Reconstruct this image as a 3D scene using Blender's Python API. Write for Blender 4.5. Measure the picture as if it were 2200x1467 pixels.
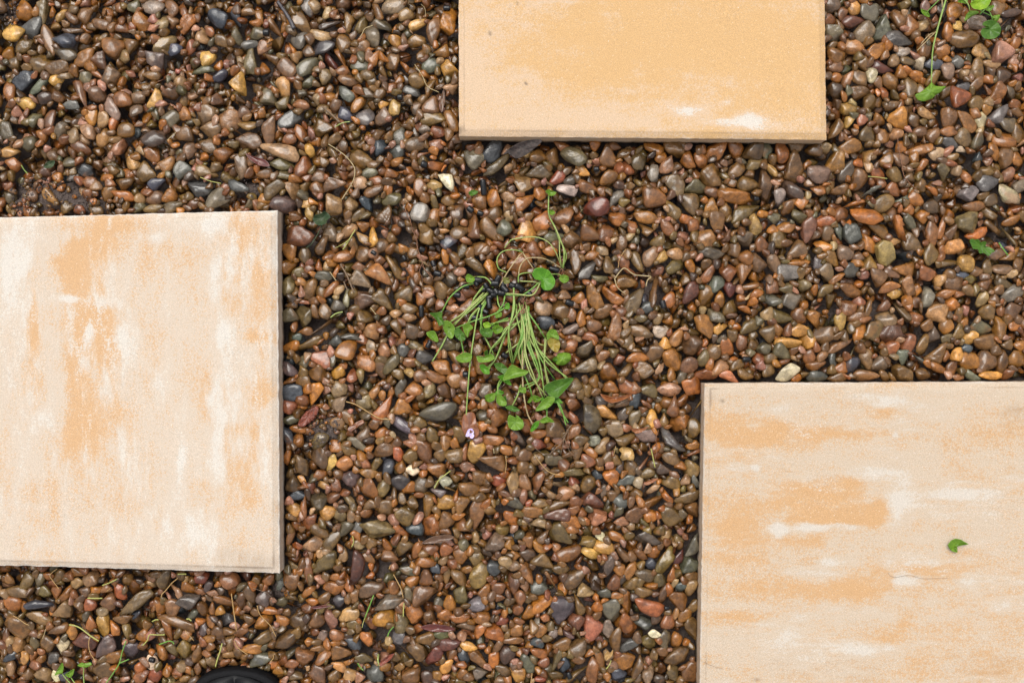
import bpy, math, random, re
import numpy as np
from mathutils import Vector

# ------------------------------------------------------------------ camera, sky, sun, exposure
scene = bpy.context.scene
for o in list(bpy.data.objects):
    bpy.data.objects.remove(o)
CAM_H = 1.25                      # metres above the gravel
FPX = 2379.0                      # focal length in photograph pixels (2200 wide)
cam_data = bpy.data.cameras.new('camera')
cam_data.sensor_width = 36.0
cam_data.lens = FPX / 2200.0 * 36.0
cam_data.clip_start = 0.05
cam_data.clip_end = 60.0
cam = bpy.data.objects.new('camera', cam_data)
cam.location = (0, 0, CAM_H)
cam.rotation_euler = (0, 0, 0)
scene.collection.objects.link(cam)
scene.camera = cam

SUN_EL, SUN_AZ = math.radians(66), math.radians(-20)     # azimuth from +Y (top of the picture) towards +X
world = bpy.data.worlds.new('World')
scene.world = world
world.use_nodes = True
wn, wl = world.node_tree.nodes, world.node_tree.links
wn.clear()
w_out = wn.new('ShaderNodeOutputWorld')
w_bg = wn.new('ShaderNodeBackground')
w_sky = wn.new('ShaderNodeTexSky')
w_sky.sky_type = 'NISHITA'
w_sky.sun_disc = False
w_sky.sun_elevation = SUN_EL
w_sky.sun_rotation = SUN_AZ
w_sky.air_density = 1.0
w_sky.dust_density = 4.0
w_hs = wn.new('ShaderNodeHueSaturation')
w_hs.inputs['Saturation'].default_value = 0.22
w_bg.inputs['Strength'].default_value = 0.142
wl.new(w_sky.outputs['Color'], w_hs.inputs['Color'])
wl.new(w_hs.outputs['Color'], w_bg.inputs['Color'])
wl.new(w_bg.outputs['Background'], w_out.inputs['Surface'])

sun_data = bpy.data.lights.new('sun', 'SUN')
sun_data.energy = 1.0
sun_data.angle = math.radians(38)
sun_data.color = (1.0, 0.95, 0.86)
sun = bpy.data.objects.new('sun', sun_data)
sd = Vector((math.sin(SUN_AZ) * math.cos(SUN_EL), math.cos(SUN_AZ) * math.cos(SUN_EL), math.sin(SUN_EL)))
sun.rotation_euler = sd.to_track_quat('Z', 'Y').to_euler()
sun.location = (0, 0, 4)
scene.collection.objects.link(sun)

scene.view_settings.view_transform = 'Standard'
scene.view_settings.look = 'None'
scene.view_settings.exposure = 0.50
scene.view_settings.gamma = 1.0
scene.view_settings.use_curve_mapping = False

# ------------------------------------------------------------------ helpers
rng = np.random.default_rng(7)
random.seed(7)
S0 = CAM_H / FPX * 1000.0         # mm per photograph pixel on the gravel surface


def px(x, y, z=0.0):
    """photograph pixel -> world point (metres) at height z (metres)"""
    k = (CAM_H - z) / FPX
    return ((x - 1100.0) * k, -(y - 733.5) * k, z)


def link(o):
    scene.collection.objects.link(o)
    return o


def mesh_obj(name, verts, faces, mat, parent=None, smooth=True, offset=(0, 0, 0)):
    v = np.asarray(verts, dtype=np.float64) - np.asarray(offset)
    me = bpy.data.meshes.new(name)
    me.from_pydata(v.tolist(), [], faces)
    if smooth:
        me.polygons.foreach_set('use_smooth', [True] * len(me.polygons))
    me.update()
    if mat is not None:
        me.materials.append(mat)
    o = bpy.data.objects.new(name, me)
    if parent is not None:
        o.parent = parent
    link(o)
    return o


def tag(o, label=None, cat=None, group=None, kind=None):
    if label: o['label'] = label
    if cat: o['category'] = cat
    if group: o['group'] = group
    if kind: o['kind'] = kind
    return o


def empty(name, loc):
    o = bpy.data.objects.new(name, None)
    o.location = loc
    o.empty_display_size = 0.02
    return link(o)


def vnoise(x, y, seed):
    """smooth value noise"""
    r = np.random.default_rng(seed).random((64, 64))
    xi, yi = np.floor(x).astype(int), np.floor(y).astype(int)
    fx, fy = x - xi, y - yi
    fx, fy = fx * fx * (3 - 2 * fx), fy * fy * (3 - 2 * fy)
    a, b = r[xi % 64, yi % 64], r[(xi + 1) % 64, yi % 64]
    c, d = r[xi % 64, (yi + 1) % 64], r[(xi + 1) % 64, (yi + 1) % 64]
    return (a * (1 - fx) + b * fx) * (1 - fy) + (c * (1 - fx) + d * fx) * fy


def fbm(x, y, seed, n=4):
    t, amp, tot = 0.0, 1.0, 0.0
    for i in range(n):
        t = t + amp * vnoise(x * 2 ** i + 17.3 * i, y * 2 ** i + 5.1 * i, seed + i)
        tot += amp
        amp *= 0.55
    return t / tot


def icosphere(n):
    import bmesh
    bm = bmesh.new()
    bmesh.ops.create_icosphere(bm, subdivisions=n, radius=1.0)
    v = np.array([p.co[:] for p in bm.verts])
    f = np.array([[q.index for q in p.verts] for p in bm.faces])
    bm.free()
    return v, f


ICO = {n: icosphere(n) for n in (1, 2, 3, 4)}

# ------------------------------------------------------------------ materials


class NT:
    def __init__(self, name):
        self.m = bpy.data.materials.new(name)
        self.m.use_nodes = True
        self.t = self.m.node_tree
        self.t.nodes.clear()
        self.out = self.n('ShaderNodeOutputMaterial')
        self.b = self.n('ShaderNodeBsdfPrincipled')
        self.l(self.b.outputs[0], self.out.inputs['Surface'])

    def n(self, t, **k):
        o = self.t.nodes.new(t)
        for a, v in k.items():
            setattr(o, a, v)
        return o

    def l(self, a, b):
        self.t.links.new(a, b)

    def set(self, **k):
        for a, v in k.items():
            self.b.inputs[a.replace('_', ' ')].default_value = v

    def pos(self):
        return self.n('ShaderNodeNewGeometry').outputs['Position']

    def noise(self, vec, scale, detail=3.0, rough=0.55):
        q = self.n('ShaderNodeTexNoise')
        q.inputs['Scale'].default_value = scale
        q.inputs['Detail'].default_value = detail
        q.inputs['Roughness'].default_value = rough
        self.l(vec, q.inputs['Vector'])
        return q.outputs['Fac']

    def math(self, op, a, b=None, c=None, clamp=False):
        q = self.n('ShaderNodeMath', operation=op, use_clamp=clamp)
        for i, v in enumerate((a, b, c)):
            if v is None: continue
            if isinstance(v, (int, float)): q.inputs[i].default_value = v
            else: self.l(v, q.inputs[i])
        return q.outputs[0]

    def ramp(self, fac, lo, hi, a=0.0, b=1.0):
        q = self.n('ShaderNodeMapRange', interpolation_type='SMOOTHSTEP')
        self.l(fac, q.inputs['Value'])
        for i, v in zip(('From Min', 'From Max', 'To Min', 'To Max'), (lo, hi, a, b)):
            q.inputs[i].default_value = v
        return q.outputs['Result']

    def mix(self, fac, a, b, blend='MIX'):
        q = self.n('ShaderNodeMix', data_type='RGBA', blend_type=blend)
        for s, v in ((q.inputs[0], fac), (q.inputs[6], a), (q.inputs[7], b)):
            if isinstance(v, (int, float)): s.default_value = v
            elif isinstance(v, tuple): s.default_value = (*v, 1.0) if len(v) == 3 else v
            else: self.l(v, s)
        return q.outputs[2]

    def attr(self, name):
        return self.n('ShaderNodeAttribute', attribute_name=name)

    def grey(self, fac):
        q = self.n('ShaderNodeCombineColor')
        for i in range(3): self.l(fac, q.inputs[i])
        return q.outputs[0]

    def bump(self, h, strength, dist, base=None):
        q = self.n('ShaderNodeBump')
        q.inputs['Strength'].default_value = strength
        q.inputs['Distance'].default_value = dist
        self.l(h, q.inputs['Height'])
        if base is not None: self.l(base, q.inputs['Normal'])
        return q.outputs['Normal']

    def vadd(self, v, off_fac, k):
        q = self.n('ShaderNodeVectorMath', operation='SCALE')
        self.l(self.grey(off_fac), q.inputs[0])
        q.inputs['Scale'].default_value = k
        r = self.n('ShaderNodeVectorMath', operation='ADD')
        self.l(v, r.inputs[0]); self.l(q.outputs[0], r.inputs[1])
        return r.outputs[0]


def pebble_material():
    N = NT('wet_pebble')
    col = N.attr('col')
    rnd = N.attr('rnd').outputs['Fac']
    rou = N.attr('rough').outputs['Fac']
    p = N.vadd(N.pos(), rnd, 7.0)
    blotch = N.noise(p, 85, 3.0)
    mott = N.noise(p, 240, 4.0, 0.6)
    grain = N.noise(p, 1100, 2.0, 0.6)
    c = N.mix(1.0, col.outputs['Color'], N.grey(N.ramp(blotch, 0.3, 0.7, 0.68, 1.32)), 'MULTIPLY')
    c = N.mix(1.0, c, N.grey(N.ramp(mott, 0.28, 0.72, 0.72, 1.28)), 'MULTIPLY')
    c = N.mix(1.0, c, N.grey(N.ramp(grain, 0.25, 0.75, 0.78, 1.22)), 'MULTIPLY')
    stain = N.math('MULTIPLY', N.ramp(N.noise(p, 60, 2.0), 0.52, 0.70), N.ramp(rnd, 0.45, 1.0, 0.0, 0.6))
    c = N.mix(stain, c, N.attr('col2').outputs['Color'])
    N.l(c, N.b.inputs['Base Color'])
    h = N.math('ADD', N.math('MULTIPLY', grain, 0.35), N.math('MULTIPLY', mott, N.math('MULTIPLY', rou, 2.2)))
    h = N.math('ADD', h, N.math('MULTIPLY', blotch, 0.8))
    nb = N.bump(h, 0.9, 0.0007)
    N.l(nb, N.b.inputs['Normal'])
    h2 = N.math('ADD', N.math('MULTIPLY', mott, N.math('MULTIPLY', rou, 1.6)), N.math('MULTIPLY', blotch, 0.7))
    nc = N.bump(h2, 0.7, 0.0006)
    N.l(nc, N.b.inputs['Coat Normal'])
    N.l(N.ramp(rou, 0.0, 1.0, 0.32, 0.62), N.b.inputs['Roughness'])
    N.set(Specular_IOR_Level=0.12, Coat_Weight=1.0, Coat_IOR=1.47)
    wet = N.ramp(N.noise(p, 45, 2.0), 0.35, 0.65, 0.03, 0.10)
    N.l(N.math('ADD', wet, N.math('MULTIPLY', rou, 0.10)), N.b.inputs['Coat Roughness'])
    return N.m


def soil_material():
    N = NT('damp_soil')
    p = N.pos()
    n1, n2, n3 = N.noise(p, 35, 4), N.noise(p, 320, 4, 0.7), N.noise(p, 900, 2)
    c = N.mix(N.ramp(n1, 0.3, 0.7), (0.108, 0.082, 0.072), (0.152, 0.120, 0.106))
    c = N.mix(N.ramp(n2, 0.35, 0.7), c, (0.070, 0.049, 0.042))
    c = N.mix(N.ramp(n3, 0.66, 0.74), c, (0.20, 0.15, 0.11))
    N.l(c, N.b.inputs['Base Color'])
    h = N.math('ADD', N.math('MULTIPLY', n2, 1.0), N.math('MULTIPLY', n3, 0.5))
    N.l(N.bump(h, 1.0, 0.002), N.b.inputs['Normal'])
    N.set(Roughness=0.62, Specular_IOR_Level=0.35)
    return N.m


def paver_material(name, cream, orange, white, streak):
    """streak: (sx, sy) stretch of the fine break-up noise"""
    N = NT(name)
    p = N.pos()
    mp = N.n('ShaderNodeMapping')
    mp.inputs['Scale'].default_value = (streak[0], streak[1], 1.0)
    N.l(p, mp.inputs['Vector'])
    ps = mp.outputs['Vector']
    f_o, f_w, f_d = (N.attr(a).outputs['Fac'] for a in ('orange', 'lime', 'dirt'))
    brk = N.noise(ps, 95, 6, 0.68)
    fine = N.noise(p, 520, 3, 0.7)
    o = N.math('ADD', f_o, N.math('ADD', N.math('MULTIPLY_ADD', brk, 0.95, -0.475), N.math('MULTIPLY_ADD', fine, 2.0, -1.0)))
    w = N.math('ADD', f_w, N.math('ADD', N.math('MULTIPLY_ADD', brk, -1.3, 0.65), N.math('MULTIPLY_ADD', fine, 1.5, -0.75)))
    c = N.mix(N.ramp(o, 0.20, 0.80), cream, orange)
    c = N.mix(N.ramp(w, 0.45, 0.80, 0.0, 0.85), c, white)
    g1 = N.noise(p, 1500, 2, 0.6)
    g2 = N.noise(p, 700, 3, 0.6)
    c = N.mix(1.0, c, N.grey(N.ramp(g1, 0.25, 0.75, 0.74, 1.18)), 'MULTIPLY')
    c = N.mix(1.0, c, N.grey(N.ramp(g2, 0.3, 0.7, 0.92, 1.06)), 'MULTIPLY')
    sp = N.noise(N.vadd(p, fine, 0.0), 820, 1, 0.4)
    c = N.mix(N.ramp(sp, 0.735, 0.77, 0.0, 0.7), c, (0.30, 0.22, 0.16))
    c = N.mix(N.ramp(sp, 0.26, 0.225, 0.0, 0.8), c, (0.85, 0.80, 0.72))
    d = N.math('ADD', f_d, N.math('MULTIPLY_ADD', brk, 0.5, -0.25))
    c = N.mix(N.ramp(d, 0.15, 1.0, 0.0, 0.75), c, (0.20, 0.145, 0.10))
    N.l(c, N.b.inputs['Base Color'])
    h = N.math('ADD', N.math('MULTIPLY', g1, 0.5), N.math('ADD', N.math('MULTIPLY', g2, 0.6), N.math('MULTIPLY', brk, 0.6)))
    N.l(N.bump(h, 0.6, 0.0006), N.b.inputs['Normal'])
    N.set(Roughness=0.82, Specular_IOR_Level=0.2)
    return N.m


def leaf_material(name, c1, c2, spot=None, spot_amt=(0.55, 0.65)):
    N = NT(name)
    p = N.pos()
    n1, n2 = N.noise(p, 110, 3), N.noise(p, 700, 2)
    c = N.mix(N.ramp(n1, 0.3, 0.7), c1, c2)
    c = N.mix(1.0, c, N.grey(N.ramp(n2, 0.3, 0.7, 0.85, 1.15)), 'MULTIPLY')
    if spot is not None:
        c = N.mix(N.ramp(N.noise(p, 95, 4, 0.6), *spot_amt), c, spot)
    N.l(c, N.b.inputs['Base Color'])
    N.l(N.bump(N.math('ADD', n1, N.math('MULTIPLY', n2, 0.3)), 0.5, 0.0008), N.b.inputs['Normal'])
    N.set(Roughness=0.38, Specular_IOR_Level=0.45)
    tr = N.n('ShaderNodeBsdfTranslucent')
    N.l(c, tr.inputs['Color'])
    mx = N.n('ShaderNodeMixShader')
    mx.inputs[0].default_value = 0.28
    N.l(N.b.outputs[0], mx.inputs[1]); N.l(tr.outputs[0], mx.inputs[2])
    N.l(mx.outputs[0], N.out.inputs['Surface'])
    return N.m


def plain_material(name, c1, c2, rough=0.5, scale=200.0, bump=0.4, dist=0.0006, coat=0.0, stretch=None, spec=0.5):
    N = NT(name)
    p = N.pos()
    if stretch:
        mp = N.n('ShaderNodeMapping'); mp.inputs['Scale'].default_value = stretch
        N.l(p, mp.inputs['Vector']); p = mp.outputs['Vector']
    n1 = N.noise(p, scale, 4, 0.6)
    c = N.mix(N.ramp(n1, 0.3, 0.7), c1, c2)
    N.l(c, N.b.inputs['Base Color'])
    N.l(N.bump(n1, bump, dist), N.b.inputs['Normal'])
    N.set(Roughness=rough, Coat_Weight=coat, Specular_IOR_Level=spec)
    return N.m


M = {
    'pebble': pebble_material(),
    'soil': soil_material(),
    'leaf': leaf_material('fresh_leaf', (0.135, 0.265, 0.018), (0.200, 0.350, 0.036)),
    'leaf_bright': leaf_material('bright_leaf', (0.085, 0.260, 0.012), (0.130, 0.340, 0.022)),
    'leaf_dark': leaf_material('dark_leaf', (0.060, 0.155, 0.012), (0.098, 0.215, 0.020)),
    'leaf_lime': leaf_material('lime_leaf', (0.20, 0.38, 0.012), (0.30, 0.46, 0.03)),
    'leaf_yellow': leaf_material('yellowed_leaf', (0.36, 0.25, 0.03), (0.28, 0.26, 0.04), (0.20, 0.08, 0.012)),
    'leaf_olive': leaf_material('olive_leaf', (0.17, 0.18, 0.035), (0.22, 0.20, 0.05)),
    'leaf_wilt': leaf_material('wilted_leaf', (0.040, 0.075, 0.028), (0.085, 0.115, 0.055)),
    'stem': plain_material('pale_stem', (0.19, 0.31, 0.055), (0.29, 0.39, 0.105), 0.45, 300),
    'stem_green': plain_material('green_stem', (0.10, 0.25, 0.030), (0.18, 0.33, 0.06), 0.45, 300),
    'stem_white': plain_material('whitish_stem', (0.27, 0.34, 0.085), (0.36, 0.40, 0.14), 0.45, 300),
    'stem_tan': plain_material('dry_stem', (0.34, 0.25, 0.11), (0.46, 0.36, 0.20), 0.55, 300),
    'straw': plain_material('yellow_straw', (0.40, 0.37, 0.09), (0.34, 0.36, 0.11), 0.5, 300),
    'straw_tan': plain_material('tan_straw', (0.36, 0.20, 0.07), (0.42, 0.27, 0.10), 0.5, 300),
    'root': plain_material('root_fibre', (0.16, 0.065, 0.030), (0.26, 0.12, 0.06), 0.5, 300),
    'twig': plain_material('twig_wood', (0.13, 0.085, 0.05), (0.22, 0.14, 0.08), 0.6, 400),
    'twig_dark': plain_material('dark_twig', (0.035, 0.030, 0.034), (0.09, 0.08, 0.085), 0.45, 400),
    'hair': plain_material('hair_fibre', (0.05, 0.035, 0.03), (0.09, 0.06, 0.05), 0.5, 300),
    'pellet': plain_material('black_pellet', (0.004, 0.004, 0.005), (0.008, 0.008, 0.009), 0.30, 700, 0.5, 0.0005, 0.0),
    'dead_dark': plain_material('dead_dark_leaf', (0.022, 0.016, 0.014), (0.060, 0.042, 0.036), 0.45, 260, 1.0, 0.0016, 0.0, spec=0.3),
    'dead_red': plain_material('dead_red_leaf', (0.075, 0.012, 0.010), (0.13, 0.030, 0.018), 0.3, 160, 0.7, 0.001, 0.3),
    'dead_brown': plain_material('dead_brown_leaf', (0.085, 0.040, 0.022), (0.15, 0.075, 0.035), 0.35, 200, 0.8, 0.001, 0.2),
    'dead_orange': plain_material('dead_orange_leaf', (0.30, 0.11, 0.030), (0.22, 0.065, 0.02), 0.4, 250, 0.8, 0.001, 0.2),
    'bark_red': plain_material('red_bark', (0.24, 0.050, 0.022), (0.12, 0.040, 0.025), 0.45, 260, 1.0, 0.002, 0.2),
    'bark_orange': plain_material('orange_bark', (0.26, 0.085, 0.022), (0.12, 0.035, 0.012), 0.35, 260, 0.9, 0.0015, 0.5, (1.0, 0.25, 1.0)),
    'petal': plain_material('violet_petal', (0.50, 0.38, 0.75), (0.75, 0.70, 0.85), 0.5, 300, 0.2),
    'shoe': plain_material('black_shoe_rubber', (0.0035, 0.0035, 0.004), (0.006, 0.006, 0.007), 0.5, 900, 0.25, 0.0003, spec=0.25),
    'shoe_sole': plain_material('black_sole_rubber', (0.005, 0.005, 0.006), (0.009, 0.009, 0.010), 0.65, 600, 0.3, 0.0004, spec=0.12),
    'shoe_lining': plain_material('dark_lining', (0.012, 0.012, 0.013), (0.02, 0.02, 0.022), 0.8, 900),
}

# ------------------------------------------------------------------ pavers: geometry and stains
PAVER_TOP = 0.026
ARRIS = 0.0230


def paver(name, corners, mat, strokes, seed, label, streak, base_orange, base_lime):
    """corners: photograph pixels of the outer arris TL, TR, BR, BL"""
    rs = np.random.default_rng(seed)
    P = np.array([px(x, y, ARRIS)[:2] for x, y in corners]) * 1000.0       # mm
    L = 400.0
    edge = [0, 0.5, 1.1, 2.0, 3.2, 4.6, 5.6, 6.6, 8.0, 10.5]
    mid = list(np.linspace(13.5, L - 13.5, 126))
    t = np.array(edge + mid + [L - e for e in edge[::-1]]) / L
    n = len(t)
    U, V = np.meshgrid(t, t, indexing='xy')                                # U to the right, V down
    XY = (P[0][None, None] * ((1 - U) * (1 - V))[..., None] + P[1] * (U * (1 - V))[..., None]
          + P[2] * (U * V)[..., None] + P[3] * ((1 - U) * V)[..., None])
    e = np.minimum(np.minimum(U, 1 - U), np.minimum(V, 1 - V)) * L
    # chamfer strip, shallow groove at its inner line, rough arris
    z = np.where(e < 6.6, -3.4 * (1 - e / 6.6) ** 0.9, 0.0)
    z -= 0.35 * np.exp(-((e - 6.2) / 0.9) ** 2)
    x, y = XY[..., 0], XY[..., 1]
    rough = np.clip(1 - e / 3.0, 0, 1)
    z += (fbm(x / 4, y / 4, seed + 50, 3) - 0.5) * 2.8 * rough
    z += (fbm(x / 60, y / 60, seed + 60, 3) - 0.5) * 0.8
    z += (fbm(x / 7, y / 7, seed + 70, 3) - 0.5) * 0.35
    # ragged outline
    c = P.mean(0)
    d = XY - c
    ln = np.linalg.norm(d, axis=-1, keepdims=True)
    XY = XY + d / ln * (((fbm(x / 5, y / 5, seed + 80, 3) - 0.55) * 1.5 * np.clip(1 - e / 1.2, 0, 1))[..., None])
    # stain fields in photograph pixels
    k = FPX / (CAM_H - PAVER_TOP) / 1000.0
    X, Y = 1100 + x * k, 733.5 - y * k
    sx, sy = streak
    big = fbm(X / (150 * sx), Y / (150 * sy), seed, 4)
    wob = (fbm(X / 40, Y / 40, seed + 90, 4) - 0.5)
    org = base_orange + (big - 0.5) * 0.6 + wob * 0.35
    lime = base_lime + (fbm(X / (110 * sx), Y / (110 * sy), seed + 30, 4) - 0.5) * 0.8
    dirt = np.zeros_like(X)
    for q in strokes:
        kx, x0, y0, rx, ry, s = q
        wx = (fbm(X / 60, Y / 60, seed + 100, 4) - 0.5) * 2.0
        g = np.exp(-(np.abs((X - x0) / rx + wx) ** 1.7 + np.abs((Y - y0) / ry + wx * 0.6) ** 1.7))
        if kx == 'o': org += 0.95 * s * g
        elif kx == 'w': lime += 0.75 * s * g; org -= 0.5 * s * g
        elif kx == 'd': dirt += s * g
    dirt += 0.42 * np.exp(-((e - 6.0) / 1.1) ** 2) * (0.5 + fbm(x / 30, y / 30, seed + 130, 3))
    lime += 0.55 * np.clip(1 - e / 2.2, 0, 1) * (fbm(x / 12, y / 12, seed + 140, 3) + 0.3)
    dirt += np.clip(1 - e / 1.6, 0, 1) * (fbm(x / 9, y / 9, seed + 110, 3) - 0.35) * 1.1
    verts = np.dstack([XY / 1000.0, (z / 1000.0 + PAVER_TOP)[..., None]]).reshape(-1, 3)
    idx = np.arange(n * n).reshape(n, n)
    faces = [(idx[i, j], idx[i + 1, j], idx[i + 1, j + 1], idx[i, j + 1]) for i in range(n - 1) for j in range(n - 1)]
    # walls, four rows down to the base, slightly uneven
    ring = list(idx[0, :]) + list(idx[1:, -1]) + list(idx[-1, -2::-1]) + list(idx[-2:0:-1, 0])
    v = verts.tolist()
    prev = ring
    at = [org.reshape(-1), lime.reshape(-1), dirt.reshape(-1)]
    for r, (zz, dd) in enumerate(((0.018, 0.25), (0.011, 0.5), (0.004, 0.4), (-0.010, 0.3))):
        cur = []
        for q in ring:
            w0 = np.array(v[q][:2]); dv = w0 - c / 1000.0
            dv = dv / np.linalg.norm(dv)
            j = (rs.random() - 0.5) * 0.0006
            cur.append(len(v))
            v.append([w0[0] - dv[0] * (dd / 1000 + j), w0[1] - dv[1] * (dd / 1000 + j), zz])
        for i in range(len(ring)):
            i2 = (i + 1) % len(ring)
            faces.append((prev[i], prev[i2], cur[i2], cur[i]))
        prev = cur
        at = [np.concatenate([a, np.full(len(ring), val)]) for a, val in zip(at, (0.40, 0.35, 0.02 + 0.08 * r))]
    faces.append(tuple(prev))
    o = mesh_obj(name, v, faces, mat)
    o.data.polygons[len(o.data.polygons) - 1].use_smooth = False
    for nm, a in zip(('orange', 'lime', 'dirt'), at):
        o.data.attributes.new(nm, 'FLOAT', 'POINT').data.foreach_set('value', a.astype(np.float32))
    # origin at the slab's base centre
    cc = Vector((c[0] / 1000, c[1] / 1000, -0.010))
    o.data.transform(__import__('mathutils').Matrix.Translation(-cc))
    o.location = cc
    tag(o, label, 'paving slab', 'square concrete stepping pavers set in the gravel')
    return P


CREAM, ORANGE, LIME = (0.640, 0.505, 0.375), (0.640, 0.365, 0.150), (0.63, 0.590, 0.530)
mp1 = paver_material('paver_streaked', (0.580, 0.482, 0.385), (0.578, 0.365, 0.198), LIME, (1.0, 0.30))
mp2 = paver_material('paver_orange', (0.610, 0.445, 0.300), (0.595, 0.378, 0.180), LIME, (0.45, 1.0))
mp3 = paver_material('paver_banded', (0.535, 0.432, 0.328), (0.545, 0.335, 0.170), (0.58, 0.530, 0.465), (0.30, 1.0))

C1 = [(-180, 472), (596, 452), (601, 1231), (-180, 1209)]
C2 = [(984, -482), (1765, -482), (1776, 301), (986, 293)]
C3 = [(1514, 823), (2296, 819), (2296, 1606), (1501, 1606)]
ST1 = [('o', 235, 485, 55, 40, .8), ('o', 215, 530, 45, 40, .75), ('o', 165, 570, 50, 40, .75), ('o', 170, 620, 28, 50, .5), ('o', 70, 680, 14, 70, .6), ('o', 78, 790, 14, 90, .55),
       ('o', 185, 680, 55, 40, .6), ('o', 240, 700, 35, 60, .7), ('o', 178, 790, 38, 90, .65), ('o', 245, 745, 16, 30, .7), ('o', 178, 920, 38, 55, .75), ('o', 250, 850, 18, 70, .3),
       ('o', 535, 520, 50, 60, .55), ('o', 545, 650, 40, 80, .5), ('o', 560, 725, 35, 14, .6), ('o', 557, 845, 25, 30, .9), ('o', 537, 950, 30, 90, .65), ('o', 540, 1040, 30, 40, .35), ('o', 370, 550, 50, 40, .25),
       ('o', 430, 840, 14, 60, .4), ('o', 490, 940, 14, 70, .3), ('o', 200, 1080, 200, 90, .18), ('o', 480, 1080, 80, 60, .2),
       ('w', 455, 580, 22, 70, .55), ('w', 470, 710, 22, 30, .8), ('w', 387, 985, 9, 55, 1.1), ('w', 475, 970, 14, 80, .6), ('w', 415, 1130, 14, 40, .55), ('w', 35, 560, 45, 130, .5), ('w', 145, 642, 22, 6, .9),
       ('w', 195, 712, 6, 14, .9), ('w', 230, 650, 45, 20, .55), ('w', 330, 510, 25, 12, .7), ('w', 100, 895, 22, 28, .7), ('w', 565, 990, 14, 60, .5), ('w', 270, 745, 25, 30, .4), ('w', 430, 480, 40, 25, .5), ('w', 340, 800, 60, 80, .25),
       ('d', 500, 1185, 75, 30, .34), ('d', 560, 1212, 70, 20, .32), ('d', 250, 1200, 240, 26, .22)]
ST2 = [('o', 1350, 70, 260, 90, .45), ('o', 1300, 150, 130, 40, .35), ('o', 1650, 150, 110, 120, .25), ('o', 1060, 200, 130, 120, -.42), ('o', 1015, 100, 60, 140, -.38), ('o', 1280, 262, 280, 38, -.42),
       ('w', 1478, 240, 28, 12, 1.2), ('w', 1625, 265, 40, 18, 1.3), ('w', 1570, 262, 50, 8, .7), ('w', 1350, 196, 45, 9, .7), ('w', 1575, 220, 25, 8, .7), ('w', 1210, 5, 90, 6, .6), ('w', 1310, 30, 40, 6, .5), ('w', 1780, 180, 60, 5, .4),
       ('d', 1052, 72, 5, 4, 1.6), ('d', 1110, 8, 4, 3, 1.5), ('d', 1129, 180, 3, 3, 1.5), ('d', 986, 280, 14, 12, 1.1), ('d', 1015, 180, 14, 30, .25)]
ST3 = [('o', 1610, 940, 85, 34, .8), ('o', 1700, 930, 110, 14, .7), ('o', 1890, 890, 70, 18, .55), ('o', 1880, 932, 60, 14, .4), ('o', 1745, 1050, 75, 18, .8), ('o', 1825, 1035, 30, 12, .7), ('o', 1890, 1085, 20, 40, .5),
       ('o', 1780, 1090, 130, 30, .7), ('o', 1570, 1110, 70, 50, .55), ('o', 1800, 1118, 130, 10, .7), ('o', 1680, 1160, 130, 18, .5), ('o', 1620, 1200, 120, 22, .45), ('o', 1700, 1265, 170, 26, .6), ('o', 1850, 1268, 80, 26, .6),
       ('o', 2000, 1222, 110, 14, .45), ('o', 1580, 1325, 60, 14, .5), ('o', 1940, 1340, 18, 22, .4), ('o', 1905, 1375, 30, 14, .35), ('o', 2080, 1400, 160, 100, .18), ('o', 2120, 960, 120, 120, .12),
       ('w', 1670, 1135, 16, 16, 1.3), ('w', 1745, 1133, 70, 10, 1.0), ('w', 1935, 1085, 25, 45, .9), ('w', 2060, 1062, 70, 18, .7), ('w', 1785, 1208, 32, 12, .9), ('w', 1945, 1252, 22, 16, .9), ('w', 2095, 1252, 40, 16, .5),
       ('w', 1860, 1010, 60, 14, .5), ('w', 1570, 1000, 60, 14, .45), ('w', 1690, 880, 30, 10, .6), ('w', 1900, 860, 40, 12, .6), ('w', 1924, 934, 6, 5, 1.3), ('w', 1625, 1005, 8, 6, 1.2), ('w', 1865, 1395, 40, 14, .7), ('w', 1700, 1370, 150, 40, .35),
       ('d', 2165, 905, 70, 45, .30), ('d', 2195, 880, 40, 18, .28), ('d', 1530, 850, 14, 30, .4), ('d', 1552, 862, 6, 5, .9), ('d', 1750, 1430, 260, 60, .30), ('d', 2140, 1440, 130, 60, .32), ('d', 1620, 1457, 14, 5, .6)]
Q1 = paver('paver', C1, mp1, ST1, 11, 'whitish paver with vertical orange streaks and no leaf on it', (0.35, 1.3), 0.22, 0.36)
Q2 = paver('paver', C2, mp2, ST2, 23, 'plain orange-yellow paver with two small white lime spots', (1.3, 0.5), 0.62, 0.02)
Q3 = paver('paver', C3, mp3, ST3, 37, 'sandy paver with sideways orange bands and a torn green leaf on it', (1.6, 0.35), 0.27, 0.28)

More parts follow.
